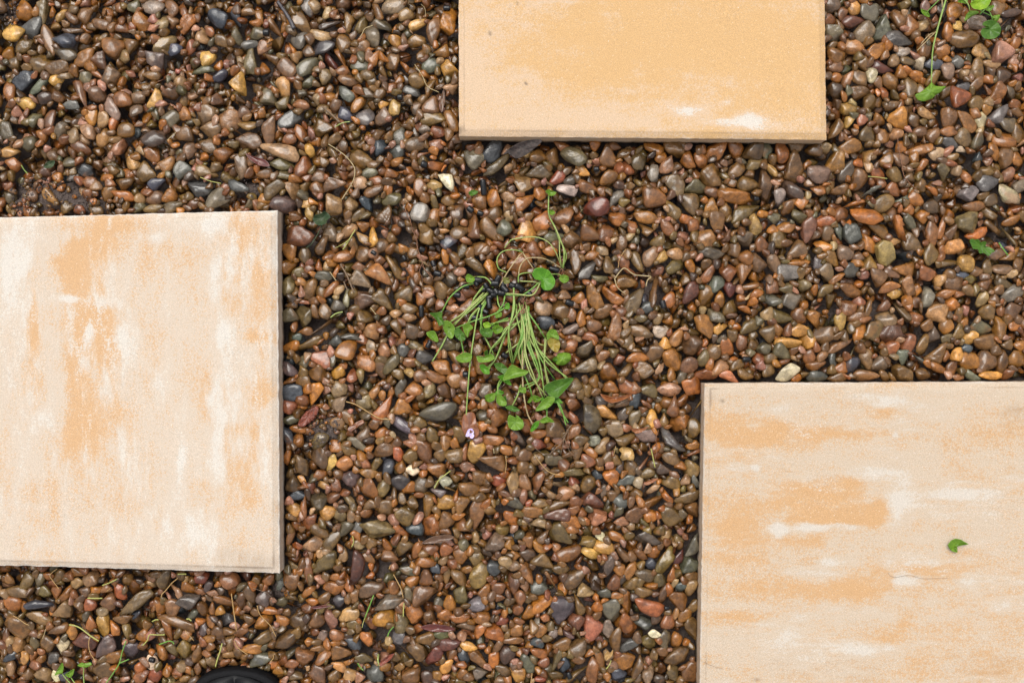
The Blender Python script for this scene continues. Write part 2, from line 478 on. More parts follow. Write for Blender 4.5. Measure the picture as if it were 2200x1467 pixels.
# ------------------------------------------------------------------ gravel: settle pebbles on a height map (mm)
PEBBLES = """
@0 0 3.056
145 55 130 110 90 o;92 212 135 110 -20 y;200 165 140 105 -65 kg;283 85 160 80 75 gt;310 260 200 75 70 b;155 305 115 100 v;50 350 100 85 40 o;420 245 150 100 20 k;395 95 85 65 -80 yt;478 115 120 75 60 b;525 90 110 85 -60 bp;465 190 130 70 25 p
425 355 130 95 -10 gd;270 410 140 120 -30 b;355 440 150 85 -20 bv;545 375 150 100 -65 bo;150 525 155 130 -10 k;48 600 110 110 30 ob;355 515 85 75 20 y;235 565 170 60 -40 e;280 635 120 85 -10 d;160 675 105 90 -20 y;470 455 100 75 60 ob;730 310 145 130 20 r
925 140 125 110 30 o;655 155 110 90 b;800 180 100 80 -20 ro;660 400 120 110 40 p;850 280 110 100 60 b;995 40 145 100 -10 l;1120 50 120 90 90 b;870 35 80 85 g;1055 140 85 95 tg;1230 150 135 95 -75 o;1430 120 140 135 k;1075 290 165 90 -35 eo
1135 325 80 85 k;1330 235 110 90 30 tb;1445 265 120 85 50 b;1360 385 85 100 80 y;1330 460 130 75 10 g;1245 305 105 65 -75 r;1440 495 100 60 -35 k;1000 380 135 100 20 kb;710 500 130 120 -30 p;610 490 95 60 55 rp;555 510 85 90 g;530 610 190 65 65 rb
625 615 110 105 p;990 485 120 65 20 b;1120 605 110 85 -40 pr;1010 640 145 90 -55 yt;795 655 125 100 20 bo;905 635 95 75 -20 p;730 710 150 80 45 lb;885 725 80 85 pg;590 765 75 110 o;670 785 75 120 tv;735 815 60 95 o;450 680 125 65 kl
410 700 130 90 20 b;310 780 80 120 p;210 785 95 100 g;385 855 85 120 g;260 890 80 90 ob;570 860 115 90 20 t;470 890 80 100 gt;670 900 110 90 -50 ot;815 850 110 90 ov;1200 745 90 95 o;1115 775 125 110 g;1345 740 140 110 -30 tv
1500 785 150 130 bi;1370 845 140 110 10 eo;1005 905 155 125 10 d;1200 895 115 105 -30 b;1365 950 120 95 20 b;1460 1015 125 100 or;1235 985 90 110 p;980 1010 120 110 ob;520 970 140 80 15 r;770 965 120 80 -50 ri;55 990 130 90 10 yt;70 1080 110 90 ro
550 1120 105 85 20 k;450 1065 110 80 20 g;345 1010 90 90 p;180 940 100 100 g;30 860 90 130 g;1195 1110 120 115 kg;1085 1080 110 100 ot;955 1125 130 130 b;885 1080 90 90 yt;1345 1125 150 75 5 bg;1010 1200 120 95 -15 k;1295 1235 160 115 ke
1405 1305 155 120 -40 lg;800 1210 110 95 25 b;1105 1290 95 90 o;1130 1350 150 75 -15 gt;1010 1295 110 90 p;800 1260 150 65 25 o;700 1260 110 80 -40 b;580 1200 85 85 r;330 1290 100 120 ot;200 1275 70 90 p;40 1290 80 90 g;440 1360 90 80 v;510 1375 70 60 r;620 1380 90 60 b
1260 1340 90 60 r;900 1350 90 80 g;1000 1370 130 60 -10 bg;790 1385 80 50 b;370 1165 60 60 o;240 1235 40 60 ro;390 1225 45 55 ro;600 1265 70 50 r;470 1165 80 50 d;1150 940 60 50 o
@500 0 3.056
478 40 120 75 80 l;95 80 95 70 20 b;170 105 95 50 75 o;275 185 165 90 80 bp;340 155 120 55 -70 o;440 150 175 95 60 b;430 260 110 105 eg;640 160 140 110 20 d;580 230 140 70 t;770 150 140 80 90 b;310 290 140 95 -30 b;200 300 90 85 ir;105 285 115 60 -10 e;20 240 60 120 g
15 115 55 130 k;160 210 110 80 g;1040 40 140 120 10 tl;975 70 90 110 b;1125 90 95 80 -30 bt;1215 160 130 90 10 yt;1310 200 180 85 -70 rb;1415 140 140 125 50 o;910 230 130 110 50 pl;970 140 140 70 10 g;855 160 130 70 -60 v;1065 270 95 80 oy;845 305 100 85 -10 b
1200 265 120 75 -20 b;1270 320 90 55 70 v;1365 335 105 75 -10 bo;1150 355 130 105 20 rb;715 270 120 100 60 b;590 310 130 110 kd;715 375 140 55 50 ob;640 400 120 90 20 m;500 325 80 80 b;120 390 175 95 -80 gt;240 385 120 70 b;350 440 140 115 70 pb;490 430 165 100 -35 ge
425 370 95 80 -20 ty;835 430 130 80 10 g;935 380 100 80 -40 o;600 500 110 80 -70 vt;500 535 115 60 -35 g;330 565 130 90 65 yt;50 560 135 105 60 y;715 460 90 65 ro;760 520 145 75 10 b;910 520 90 65 -80 vb;1045 400 90 100 b;985 470 90 55 85 b;1300 425 110 100 e
1425 445 120 110 yo;1120 435 75 55 20 o;1430 570 110 90 t;1210 525 110 100 vb;1290 575 120 55 -75 b;1180 595 120 60 20 kg;1040 575 70 60 o;965 605 95 70 -70 bp;880 610 110 60 20 g;745 620 100 90 ek;815 675 120 85 -35 o;570 590 70 45 -50 o;670 690 95 75 -45 p
440 680 100 80 -20 ri;235 640 115 100 30 g;315 670 95 75 -10 v;190 745 90 60 -60 o;65 735 90 75 10 p;370 780 130 130 10 kl;230 850 185 90 -75 pb;90 815 150 75 -10 bv;100 930 165 125 20 bg;310 990 240 95 15 t;320 1075 155 75 10 ve;455 1090 150 105 -75 r;365 910 90 85 r
440 870 115 70 70 or;500 985 90 60 80 yo;590 840 130 110 20 b;750 745 110 80 10 k;870 760 110 110 kl;970 755 110 100 -20 pl;1060 705 100 75 -75 ty;985 695 70 50 y;1200 700 100 65 -75 p;1300 690 110 110 pb;1435 790 150 75 65 ob;1310 775 160 90 v;1090 890 110 80 -85 eg
1260 850 75 60 lg;1350 870 100 80 r;1330 945 100 75 ir;1195 945 140 90 -15 bv;1260 1010 100 65 10 r;1070 1000 95 100 ke;970 965 120 90 -70 k;840 1040 140 110 10 b;660 915 110 60 -50 v;645 1000 90 60 20 vb;600 1055 60 75 b;635 1110 110 60 -70 b;560 1155 90 75 p
55 1085 150 100 70 bl;30 1215 140 90 ke;205 1140 100 80 -40 br;330 1145 130 55 10 bg;265 1240 150 85 -30 bv;390 1260 140 95 70 tb;665 1230 130 110 20 pb;550 1230 100 80 30 br;475 1225 80 80 b;835 1190 90 100 t;935 1180 90 60 o;1040 1130 95 65 or;1150 1125 80 70 40 or
1330 1085 105 90 -30 or;1205 1080 60 80 p;900 1130 100 75 gl;925 1245 130 70 -20 bp;1020 1240 95 65 -65 or;1415 1190 130 75 50 w;1320 1215 100 75 -15 ty;1220 1230 120 75 -75 rb;1260 1295 75 75 r;1330 1320 110 65 -85 v;1420 1310 100 80 b;1480 1400 100 110 p
1235 1400 130 115 -45 l;1320 1420 110 75 -80 or;980 1410 120 110 b;1040 1310 130 80 -20 gv;775 1350 115 85 80 vt;880 1340 110 75 70 k;655 1340 140 120 60 ty;330 1330 150 120 30 kp;210 1310 90 60 30 oy;150 1335 100 50 80 ri;500 1400 90 60 60 ty;480 1330 70 60 yt;820 1410 110 60 -30 b
@950 280 3.056
205 190 140 125 20 gl;340 130 160 110 -40 k;365 230 210 75 -30 gv;370 300 100 90 -20 o;630 165 105 100 rb;725 175 130 90 80 v;860 165 165 120 10 g;640 270 170 95 10 vg;755 315 115 75 -45 R;540 345 140 130 to;800 95 105 90 bo;925 255 95 80 yo;1085 175 165 105 75 rb
1010 100 65 70 o;1130 90 90 60 r;1195 150 100 60 b;1290 205 100 100 gv;1400 115 120 100 -10 o;1440 170 80 60 -40 o;1395 280 100 90 -50 l;1220 240 100 75 70 r;1090 310 120 85 -20 vo;1175 310 70 90 ob;1490 230 130 90 -60 pi;820 390 130 70 lw;955 370 135 75 10 rb
840 330 90 70 kb;1020 500 150 125 20 m;1140 450 140 70 -60 el;1400 440 170 135 10 b;240 465 90 100 bo;340 440 115 90 80 o;435 440 115 80 10 t;535 475 125 115 or;645 410 85 90 or;105 535 120 130 p;340 545 110 100 b;200 610 140 90 -80 rb;305 650 165 100 60 b
410 640 95 105 e;440 550 60 100 t;480 580 60 90 b;570 570 80 60 bo;570 655 120 130 yo;655 600 150 110 -60 o;800 570 135 110 -10 r;735 690 135 80 -15 g;860 710 125 110 pb;955 680 140 110 50 rb;1075 670 110 110 r;1150 570 105 95 30 ro;1340 570 145 85 -5 o
1240 640 80 100 r;1340 650 100 90 v;1480 640 130 80 35 r;1415 730 95 80 v;1180 730 70 105 b;870 860 160 85 -80 b;960 920 110 120 kg;1100 880 130 85 80 bt;1290 860 90 130 b;1360 830 130 90 -80 tv;1445 830 80 95 yt;1190 870 80 110 r;1040 955 100 95 -40 g
980 820 100 60 or;505 870 160 150 ob;210 890 135 130 bv;315 920 110 130 o;240 760 110 90 -40 b;45 735 110 95 k;120 660 120 90 pb;375 750 100 60 r;140 730 85 50 r;610 780 120 90 30 rb;710 790 100 70 o;50 990 100 95 kb;120 930 80 60 ir;990 1085 190 95 60 ob
1115 1090 160 110 10 ob;1270 1110 190 110 -60 gb;1400 1060 175 115 70 pr;1210 1000 130 100 rb;1490 1110 80 100 o;890 1100 100 75 o;800 1075 90 65 pr;775 1180 150 115 85 b;665 1160 115 100 tg;680 1265 120 85 10 k;915 1230 70 120 o;855 1205 55 100 r;860 1295 130 80 lp
1000 1280 95 85 rb;1065 1190 130 80 -15 rp;1145 1290 185 85 -75 rb;1300 1320 175 80 15 b;1435 1325 100 75 wt;1465 1400 85 80 yo;1345 1160 80 80 ke;1220 1380 80 100 vb;970 1355 100 80 r;840 1420 100 80 ro;940 1440 120 100 g;160 1150 140 100 rb;1420 1240 75 80 bt;1300 1230 100 60 v
720 1020 110 80 b;610 1060 90 80 r;660 1090 80 60 ro;820 1020 80 60 p;180 1070 110 90 r;80 1240 110 90 r;440 1290 100 120 ir;330 1180 80 70 ro;230 1340 80 70 r;430 1200 90 90 rb;460 1090 100 90 br;545 1220 90 70 d
@1400 280 2.667
145 105 130 100 b;210 170 75 90 o;285 170 75 85 ro;375 110 140 110 o;490 100 90 100 o;580 105 115 105 bd;660 115 65 95 e;755 120 80 120 ob;840 90 95 55 vt;935 100 100 75 vb;155 310 135 100 50 gb;265 340 110 90 30 g;345 255 120 130 b;225 420 105 120 gr;130 455 80 110 bv
345 430 80 85 oy;360 350 85 75 p;480 375 200 85 5 ob;570 310 120 95 20 vb;495 225 105 85 b;600 190 105 60 vg;690 225 55 85 ty;645 300 180 85 70 bd;830 205 165 100 -80 pb;960 245 135 110 20 pl;815 345 110 105 pk;745 380 65 100 l;960 340 90 60 ot;865 405 85 75 -30 o
790 435 75 100 rb;535 465 170 85 -15 v;430 460 80 85 b;370 515 100 110 bv;600 540 70 125 yt;205 500 85 60 o;110 565 120 75 40 ri;315 615 130 100 10 ot;540 630 110 90 -20 pl;635 650 75 85 rp;730 620 90 100 vb;775 555 100 60 ro;700 505 75 65 g;850 495 85 90 gv
905 565 150 85 -70 mi;1000 510 120 75 Ro;835 680 115 95 bg;1000 665 110 60 5 o;1035 730 110 80 60 ob;845 755 125 45 5 o;785 805 125 105 kl;715 765 80 110 rl;620 755 90 110 pg;345 700 140 75 gd;485 685 80 80 b;530 725 90 80 ob;135 705 100 65 to;140 780 110 80 vg
225 775 60 90 o;445 815 100 100 r;535 815 85 120 ob;330 830 130 60 -45 r;375 880 90 90 e;235 930 130 85 -80 mp;315 950 90 125 ov;450 910 70 90 m;395 965 60 90 o;570 895 100 40 or;605 935 80 50 o;700 905 75 85 r;780 905 90 60 g;720 965 110 75 gk;795 990 120 100 gl
880 885 80 70 gt;845 1050 80 90 r;920 1080 85 100 ro;1030 1000 80 110 b;755 1065 130 90 45 vg;665 1050 75 75 tb;540 1030 80 50 o;455 1020 90 85 vb;370 1065 110 70 30 g;310 1120 140 85 55 ob;400 1140 75 70 yb;565 1125 110 90 v;670 1165 90 100 vb;850 1145 105 80 -30 yo
790 1220 145 60 5 yv;900 1210 90 90 oy;985 1180 120 100 pb;645 1250 90 70 g;520 1215 60 90 r;440 1240 80 100 ro;360 1270 80 90 b;230 1235 120 110 p;145 1190 85 95 ot;75 1225 80 65 yo;50 1155 90 75 wt;120 1310 110 120 or;215 1350 100 95 p;295 1305 75 90 vg
310 1405 130 75 10 r;400 1365 100 95 to;440 1410 110 75 Ri;490 1340 80 65 vb;540 1395 95 70 b;775 1390 140 75 -28 lw;845 1420 85 50 o;955 1410 115 65 kg;950 1350 110 60 r;745 1275 110 80 45 g;685 1310 85 60 v;910 1290 70 85 r;990 1300 70 70 rt;680 1370 70 80 vg
@1750 0 3.493
130 45 140 130 -60 bl;130 130 100 95 r;155 245 130 130 gl;315 45 100 120 yv;410 90 150 130 lg;310 150 170 90 -5 mp;230 105 80 110 r;370 235 165 130 -35 vl;520 210 180 140 80 e;630 285 200 110 15 kg;745 180 110 150 or;640 140 110 120 b;680 30 90 80 v;470 375 150 130 oy
305 345 155 100 10 ot;175 410 130 120 br;365 470 90 110 b;440 560 80 110 tw;350 580 130 100 20 bp;530 495 180 90 15 md;600 450 90 95 tr;710 450 110 70 bg;800 480 90 110 wt;710 530 90 85 o;670 370 120 75 lg;840 370 110 110 b;980 385 130 110 or;915 480 140 80 k
1000 515 100 130 lr;900 590 140 110 -20 bv;725 650 110 150 vg;590 610 150 100 35 bo;335 690 130 130 -50 b;420 760 120 120 -40 bv;260 810 120 100 vy;170 680 110 120 d;535 690 110 70 50 Ro;590 775 130 80 -30 bv;840 850 120 90 to;630 890 150 150 oy;490 905 110 110 40 ob
370 890 85 100 Ri;275 915 80 90 yb;165 960 130 140 b;395 1000 110 130 bd;520 1020 100 110 ob;620 1000 110 90 to;710 960 75 80 i;765 890 100 110 pb;810 985 110 90 bp;890 1015 100 110 bp;1010 985 130 75 ob;1040 880 140 150 bp;1100 735 155 150 Rr;1130 290 195 140 -20 b
1060 70 130 130 ob;1020 230 90 140 or;1240 505 110 150 b;1340 465 130 75 tr;1260 370 120 120 ty;1410 395 150 150 i;1215 170 150 120 lp;1080 460 110 90 kl;1525 310 80 130 o;1440 160 140 60 -20 bp;1385 680 135 140 bo;1240 775 115 110 vb;1305 815 80 95 o;1170 900 180 100 70 bo
1245 900 90 140 tw;1390 850 190 110 -60 kl;1450 920 130 100 g;1545 830 120 100 b;1540 1000 100 150 b;1450 1045 170 110 5 ob;1020 1075 130 90 kg;1130 1030 140 110 35 bg;1235 1060 150 75 -70 g;1360 1130 70 140 o;1450 1180 110 150 bp;1540 1190 90 110 bo;1245 1175 80 80 k
800 1115 180 130 15 ob;660 1100 90 85 o;1100 1130 80 60 -20 tw;1050 1170 100 60 -25 v;920 1150 120 90 -15 ti;985 1285 120 140 vg;820 1250 90 120 ob;650 1200 130 100 pb;540 1200 120 100 bo;400 1170 150 80 -60 ot;270 1100 190 110 -10 ob;160 1220 160 150 ov;240 1270 180 100 -55 pk
340 1330 130 160 db;500 1310 130 120 Rr;600 1320 120 110 vb;75 1300 150 140 pb;190 1410 170 90 5 b;870 1430 100 80 o;1075 1280 80 80 ti;1150 1320 90 100 bo;1300 1280 140 90 v;1310 1370 150 120 kl;1470 1310 100 110 ib;1540 1400 100 110 lb;720 1330 90 80 bd;815 1390 90 110 vb
600 1400 110 110 br;420 1440 160 70 el;1080 190 70 70 yt;1390 60 110 120 b;1480 90 160 60 -10 d;1500 440 80 90 i;1430 560 110 140 d;1150 640 110 70 kl;1220 630 130 80 -40 b;1470 690 80 110 g;1000 690 110 70 -40 b;250 590 80 130 rt;160 500 130 80 -20 br;960 60 100 130 d;840 40 70 110 pl
@1750 400 3.333
400 70 150 115 el;295 125 150 80 10 ob;500 120 150 110 -30 vb;635 85 90 60 e;735 95 120 100 40 o;845 145 130 110 pd;1120 50 150 110 kl;1385 60 160 110 70 wi;1140 160 160 80 -5 bo;1255 190 120 100 b;1265 100 100 80 gb;205 200 110 100 r;375 220 225 105 5 o;85 240 165 80 R
570 190 120 80 -60 pr;685 165 75 80 or;780 210 100 100 o;610 300 160 115 -80 or;685 255 125 70 65 ge;450 320 160 105 10 vo;270 340 130 140 ek;175 320 60 130 e;100 350 80 120 p;855 330 170 90 -80 rb;935 300 175 50 -80 ob;1000 310 120 130 pd;1090 255 155 150 vg;1290 280 110 130 b
1165 340 160 75 -15 oR;1430 245 150 60 -20 o;1400 350 110 140 gb;700 400 130 130 bg;390 410 150 95 65 o;510 480 175 120 75 ty;85 440 135 70 5 o;230 480 110 110 pl;320 500 90 80 p;405 540 120 110 vy;135 540 180 105 55 bo;90 620 110 150 gv;275 595 110 100 kg;30 550 70 100 kl
650 575 160 120 25 ob;840 490 150 110 80 vb;1000 430 120 105 yt;975 545 165 90 -30 vb;1090 560 110 110 yv;830 610 130 120 r;910 670 110 90 -50 yt;1000 690 120 115 pb;690 715 110 150 ot;470 655 125 130 bp;560 620 120 80 30 p;540 715 150 70 -15 or;580 775 90 60 yo
265 745 190 85 15 rb;90 750 120 90 vb;170 655 130 50 -40 o;820 800 140 100 -60 lg;960 775 140 65 o;900 900 160 150 io;985 860 100 110 o;630 910 130 120 gt;540 950 150 110 15 pi;740 940 100 90 ro;320 830 95 70 Ri;400 870 150 85 80 b;245 870 130 110 rb;120 850 140 90 55 p
500 860 100 80 pb;195 970 90 120 vy;305 935 140 75 -15 rb;330 1040 150 85 -50 o;445 1030 145 110 -75 v;560 1050 180 120 -15 pm;680 1130 100 130 rp;785 1130 155 80 -70 b;570 1160 100 100 r;640 1220 85 110 e;180 1150 150 130 pb;60 1090 130 120 kp;280 1170 65 120 g;380 1240 90 140 vt
475 1275 120 120 pl;640 1340 140 120 bv;790 1350 110 90 bp;880 1200 150 140 vb;740 1235 95 65 e;985 1290 80 130 rb;900 1280 130 75 or;1040 1215 90 95 y;1135 1240 135 120 oy;1130 1095 110 95 yo;1240 1110 150 120 -35 pb;1200 1010 140 110 g;1340 1010 155 120 60 ob;1455 1000 110 70 o
1430 770 165 105 -40 el;1355 595 145 80 10 pi;1380 690 150 75 5 vg;1240 700 110 90 rb;1110 745 100 100 bp;1215 810 90 120 tv;1305 790 90 100 rp;1255 900 120 110 bt;950 1000 100 110 ob;1040 1040 80 130 bv;815 1000 90 90 bo;860 1055 90 120 pk;1100 1160 90 70 k;1265 1250 150 140 pb
1340 1250 80 170 b;1440 1235 140 120 bo;1465 1140 90 70 o;1390 1340 90 90 r;1270 1355 170 60 5 yo;1145 1350 130 80 el;1035 1370 90 50 r;285 1290 120 120 k;180 1290 90 80 o;50 1365 120 90 kg;165 1365 140 70 b;375 1355 180 80 5 bt;510 1360 100 60 40 b;145 1230 60 120 kg
75 1230 80 80 rt;1320 490 140 70 -20 p;1415 500 160 70 -25 bo;1470 560 80 120 b;1245 580 70 120 v;1170 600 90 80 b;640 470 130 90 20 k;920 460 45 120 o;570 400 110 60 10 ty;1045 910 80 110 b;1430 890 120 110 pb;1350 890 60 80 ro;960 1090 90 60 gb;1400 1140 90 80 b;1065 640 110 70 40 k
@590 430 3.667
205 290 215 155 5 mr;120 410 120 140 ob;100 530 140 110 o;240 430 90 120 gv;360 355 120 140 bp;305 420 60 110 o;440 250 125 130 bl;180 555 95 85 20 vg;240 545 90 75 rp;380 600 160 85 5 gk;200 630 95 70 ot;90 670 100 155 vg;270 700 185 95 -70 bv;445 705 150 90 -70 or;350 720 80 100 b
545 440 160 105 5 ob;680 425 130 130 rp;575 240 140 110 tb;690 210 100 80 ob;680 300 110 90 to;780 290 160 90 -75 yo;850 345 110 110 bp;1020 285 140 130 20 bl;915 300 80 90 b;850 130 145 150 b;650 130 140 85 -40 bv;590 50 100 120 ve;1195 285 130 120 vt;1255 155 185 100 -85 ob
1345 330 185 115 10 ke;1460 240 130 110 bp;1450 80 130 140 p;1330 245 90 50 ot;970 390 110 80 b;955 530 200 100 75 vb;820 470 95 70 ob;660 530 110 80 pr;820 610 200 140 60 ot;675 640 170 130 35 pl;710 785 165 135 pd;870 790 200 120 35 bv;1010 730 135 120 vb;1070 550 80 140 or
560 775 130 80 70 el;495 825 120 95 gk;395 870 100 130 bt;315 870 70 130 b;215 920 170 130 90 gv;95 910 130 110 -20 g;370 990 200 125 -5 pd;95 1030 95 130 or;235 1035 120 65 rb;175 1080 75 70 ke;270 1130 200 130 -55 vb;110 1150 150 105 o;390 1110 90 90 ro;360 1255 160 130 Ri
480 1130 110 100 kg;555 1180 180 145 -25 o;600 1075 160 60 10 gk;755 1035 120 120 ot;710 920 140 110 30 vb;830 870 90 70 ro;950 885 100 80 to;760 1150 85 100 tl;860 1180 110 110 ri;1060 840 130 100 vb;1130 785 100 95 40 or;1085 1030 110 120 db;1060 925 110 70 bt;1190 975 100 120 rb
970 1000 130 80 55 b;860 950 100 80 vd;1010 1190 120 100 -30 kg;1085 1150 120 85 gt;925 1290 180 85 -60 vg;725 1290 140 120 ot;825 1320 160 90 75 pb;1065 1280 120 80 rb;960 1275 75 50 o;955 1365 110 90 bv;1070 1360 90 85 ty;1210 1240 150 110 kg;1300 1310 180 110 40 o;1390 1260 120 130 b
1260 1370 190 95 30 br;1170 1390 110 100 rb;1430 1420 140 120 bo;495 1350 110 140 oy;605 1380 90 110 Rr;320 1370 150 140 b;105 1325 130 130 kp;220 1280 100 110 g;230 1420 120 100 br;110 1420 110 60 or;1380 630 130 120 bl;1310 700 110 140 bp;1340 440 60 120 o;1430 450 90 110 b
1460 555 100 70 ri;1470 400 80 120 vb;1520 510 80 120 b;1460 830 160 120 rb;1400 930 120 90 r;1360 1130 180 110 vg;660 1380 60 130 v;230 800 90 40 0 Ri;480 560 60 100 o;1110 600 60 100 ob;1210 620 80 90 b;1090 420 90 90 rb;1180 500 80 80 t;1230 800 90 80 b;1300 810 80 90 rb;1230 700 100 60 ob;1480 190 60 60 r;1350 180 70 90 b
@590 780 3.667
125 235 180 130 -15 k;305 240 180 105 -65 o;95 340 120 110 Rp;130 450 130 80 g;180 520 130 60 ob;80 580 80 160 k;175 610 85 110 ob;90 735 60 130 o;500 210 130 130 tv;505 320 120 120 tg;780 240 90 120 ot;860 350 220 105 -60 ro;1000 340 140 120 o;1000 190 150 75 -70 gk;1095 190 140 120 or
1215 215 100 120 tv;1340 225 130 100 45 pb;1430 180 160 170 bo;1290 385 280 130 -10 gk;1140 470 120 90 vb;1390 475 130 90 b;1000 510 200 120 60 kl;835 560 100 110 o;695 565 105 130 pl;490 475 120 110 bt;570 420 130 80 60 rb;700 310 120 110 bl;720 405 120 85 -25 gb;790 480 100 90 rb
350 620 150 110 -45 vg;480 655 110 100 or;640 660 180 70 50 et;590 700 120 100 v;850 690 160 120 bp;955 625 95 90 br;1060 640 100 65 ri;1240 570 95 130 vb;1350 615 90 150 bo;1180 700 200 120 80 r;1065 735 110 115 bv;970 720 80 110 Ro;985 815 90 100 ob;1405 725 145 120 vb;1300 730 90 100 vb
1590 700 180 125 -80 yv;1500 700 50 130 r;1465 560 110 130 vb;1640 510 110 100 o;550 780 130 130 oi;445 790 140 75 -65 yt;350 750 120 170 pd;205 810 170 100 80 p;360 885 105 85 bo;135 955 130 130 dp;480 960 90 110 r;585 920 150 130 kp;740 980 130 170 bo;740 885 160 70 5 bo
840 995 135 95 -65 vt;880 830 140 100 -50 k;715 790 85 110 ri;805 800 85 110 bv;985 945 140 130 kd;1155 965 110 130 pk;1085 845 110 85 wt;1275 855 150 140 ob;1515 820 110 80 pi;1620 900 120 120 b;1345 935 100 90 lw;1390 990 120 80 bv;1540 1000 160 110 b;1290 1030 130 90 kp
1370 1100 150 110 oy;1190 1130 200 110 -65 bo;1080 1110 90 110 b;1490 1135 130 150 ob;1580 1190 230 110 85 rb;1460 1270 120 110 br;1355 1235 120 130 b;1225 1290 135 165 ro;1030 1210 140 150 v;875 1150 150 130 bv;710 1185 110 80 r;800 1310 260 140 10 gv;580 1315 125 120 g
660 1310 80 100 kl;970 1320 120 110 or;455 1060 110 90 rm;340 1080 130 140 dg;285 990 80 100 mr;175 1045 150 75 -15 k;145 1160 110 120 yv;230 1130 180 70 75 rb;270 1230 140 100 -40 r;405 1180 130 110 -55 yo;510 1195 95 130 vg;595 1195 70 130 bg;580 1070 100 100 gt;345 1330 150 110 b
300 1420 150 110 tb;455 1390 180 95 -50 bv;120 1380 60 150 rp;175 1440 90 60 Ro;760 1420 100 100 bt;655 1430 90 80 tg;1110 1310 130 110 k;380 970 90 70 yt;200 920 80 50 40 y;640 840 60 60 o;740 680 80 60 o;930 1030 60 120 b;1000 1070 60 90 bt;1250 480 100 50 b;1660 300 70 100 bo;1560 330 80 80 o;830 275 60 80 o;400 345 60 50 ri;1290 1180 100 70 30 b;1160 880 70 70 o
@1000 740 3.762
975 60 150 110 30 gt;1120 100 120 100 r;1245 115 100 85 rp;1400 110 175 100 -5 o;1535 70 140 140 pb;1675 110 140 170 or;1810 180 130 130 pr;970 200 230 120 -35 vg;1165 225 140 140 ob;1300 205 130 110 vb;1455 200 160 140 bp;1560 195 100 70 -30 t;1040 295 90 100 bo;1175 345 130 100 ob
1310 330 140 140 or;1480 360 160 100 20 vg;1660 360 180 110 -5 ir;1830 340 150 140 o;1905 255 100 110 ro;1680 250 75 110 ob;1740 270 110 70 -60 g;890 330 100 110 vb;980 380 90 120 bv;1060 390 90 80 b;870 490 130 120 rb;985 450 110 70 vb;1115 470 130 75 kv;1385 445 140 100 -50 k
1265 475 130 85 pb;1455 480 90 60 r;1680 490 170 110 70 rb;1760 440 120 110 ro;1850 530 135 130 vb;1510 600 85 145 yo;1605 615 80 120 bv;1425 625 80 90 rb;1355 590 160 85 -65 gv;1280 570 100 100 kb;1145 565 200 100 25 yo;1020 590 200 170 40 vk;885 590 90 100 ri;790 570 100 110 pb
725 660 140 170 bp;1205 680 140 140 bl;1300 755 180 130 -50 vb;1460 735 160 110 kt;1680 770 240 120 30 kg;1745 640 150 140 or;1850 680 100 160 vb;1840 815 110 70 o;1850 875 130 50 r;875 720 170 100 -60 oi;595 735 140 85 15 o;590 800 140 85 15 Rm;445 760 120 140 kb;165 670 140 100 o
215 775 180 90 15 ro;275 590 140 150 bo;340 860 140 80 10 ob;200 970 220 130 br;475 900 130 100 pb;730 945 165 90 10 gd;870 1035 200 75 5 vg;1000 950 130 100 ri;1015 870 120 60 30 o;1120 830 150 95 -60 tv;1030 780 110 85 el;1150 910 110 110 bv;1305 890 110 110 ty;1335 990 110 150 bv
1450 945 120 130 ri;1670 930 160 90 25 bp;1620 1000 150 100 pk;1830 1005 130 140 vt;1475 1040 120 80 vb;1180 1070 130 160 o;1085 1060 100 70 k;1240 1000 60 120 k;1395 1110 80 100 tw;1300 1110 150 80 -25 ek;1660 1125 150 120 vb;1775 1100 110 90 ti;1520 1175 120 70 -10 t;1875 1110 60 110 e
1800 1240 190 120 5 vt;1845 1340 130 120 bp;1520 1270 170 130 ob;1630 1230 120 80 20 o;1385 1210 100 90 b;1250 1270 140 110 ke;1035 1270 180 120 15 mp;995 1135 135 140 bv;880 1105 90 80 mR;745 1125 120 110 40 tg;815 1205 130 120 oi;475 1010 110 120 bo;385 1110 200 105 -80 vt
480 1125 95 130 oi;590 1105 100 150 rb;265 1105 130 90 R;125 1070 150 130 bv;480 1220 110 100 -45 ri;605 1285 130 70 vb;760 1310 190 80 -5 b;755 1390 220 100 -10 mp;545 1360 175 85 ob;370 1410 130 110 o;290 1345 90 110 ro;195 1345 110 80 b;400 1290 130 100 50 gk;600 1430 150 90 20 tv
850 1430 120 110 o;1075 1390 150 140 pi;1370 1375 150 130 pb;1500 1390 110 100 o;1675 1385 170 160 bv;1265 1430 130 70 ri;1240 1360 90 80 g;60 1190 130 130 rb;950 1370 75 90 r;890 1280 110 100 r;510 1290 60 70 R;930 760 120 90 -30 b;1000 690 120 60 20 r;1120 1190 70 110 pl;900 880 80 130 b;580 930 110 100 b;660 1030 80 90 b;150 1170 100 60 b;280 1220 50 100 o;690 1210 110 80 pt;1690 300 50 50 b;350 420 140 150 bp;130 160 130 150 bo;160 390 100 110 bl;210 490 80 70 o;130 470 80 100 b;60 370 90 100 or;140 570 110 90 g
@590 1117 4.191
190 270 120 130 R;175 415 100 95 bt;150 560 150 170 rb;295 460 230 80 85 rp;455 395 260 150 -50 dv;600 320 100 130 tb;735 420 270 170 75 dm;840 350 130 80 40 r;870 245 110 150 vt;530 620 190 110 10 o;535 520 110 80 20 ro;665 590 90 170 or;300 650 120 100 bo;450 700 130 110 b
340 745 120 70 o;205 790 160 80 ro;850 630 220 130 -45 dp;715 680 100 130 bp;590 745 140 130 kd;1020 740 260 120 -20 kb;1035 340 150 110 20 br;1160 270 140 150 pb;1275 270 160 80 -75 ob;1350 385 190 100 or;1405 275 130 90 rb;1550 275 120 110 r;1685 330 140 160 ob;950 455 150 170 vb
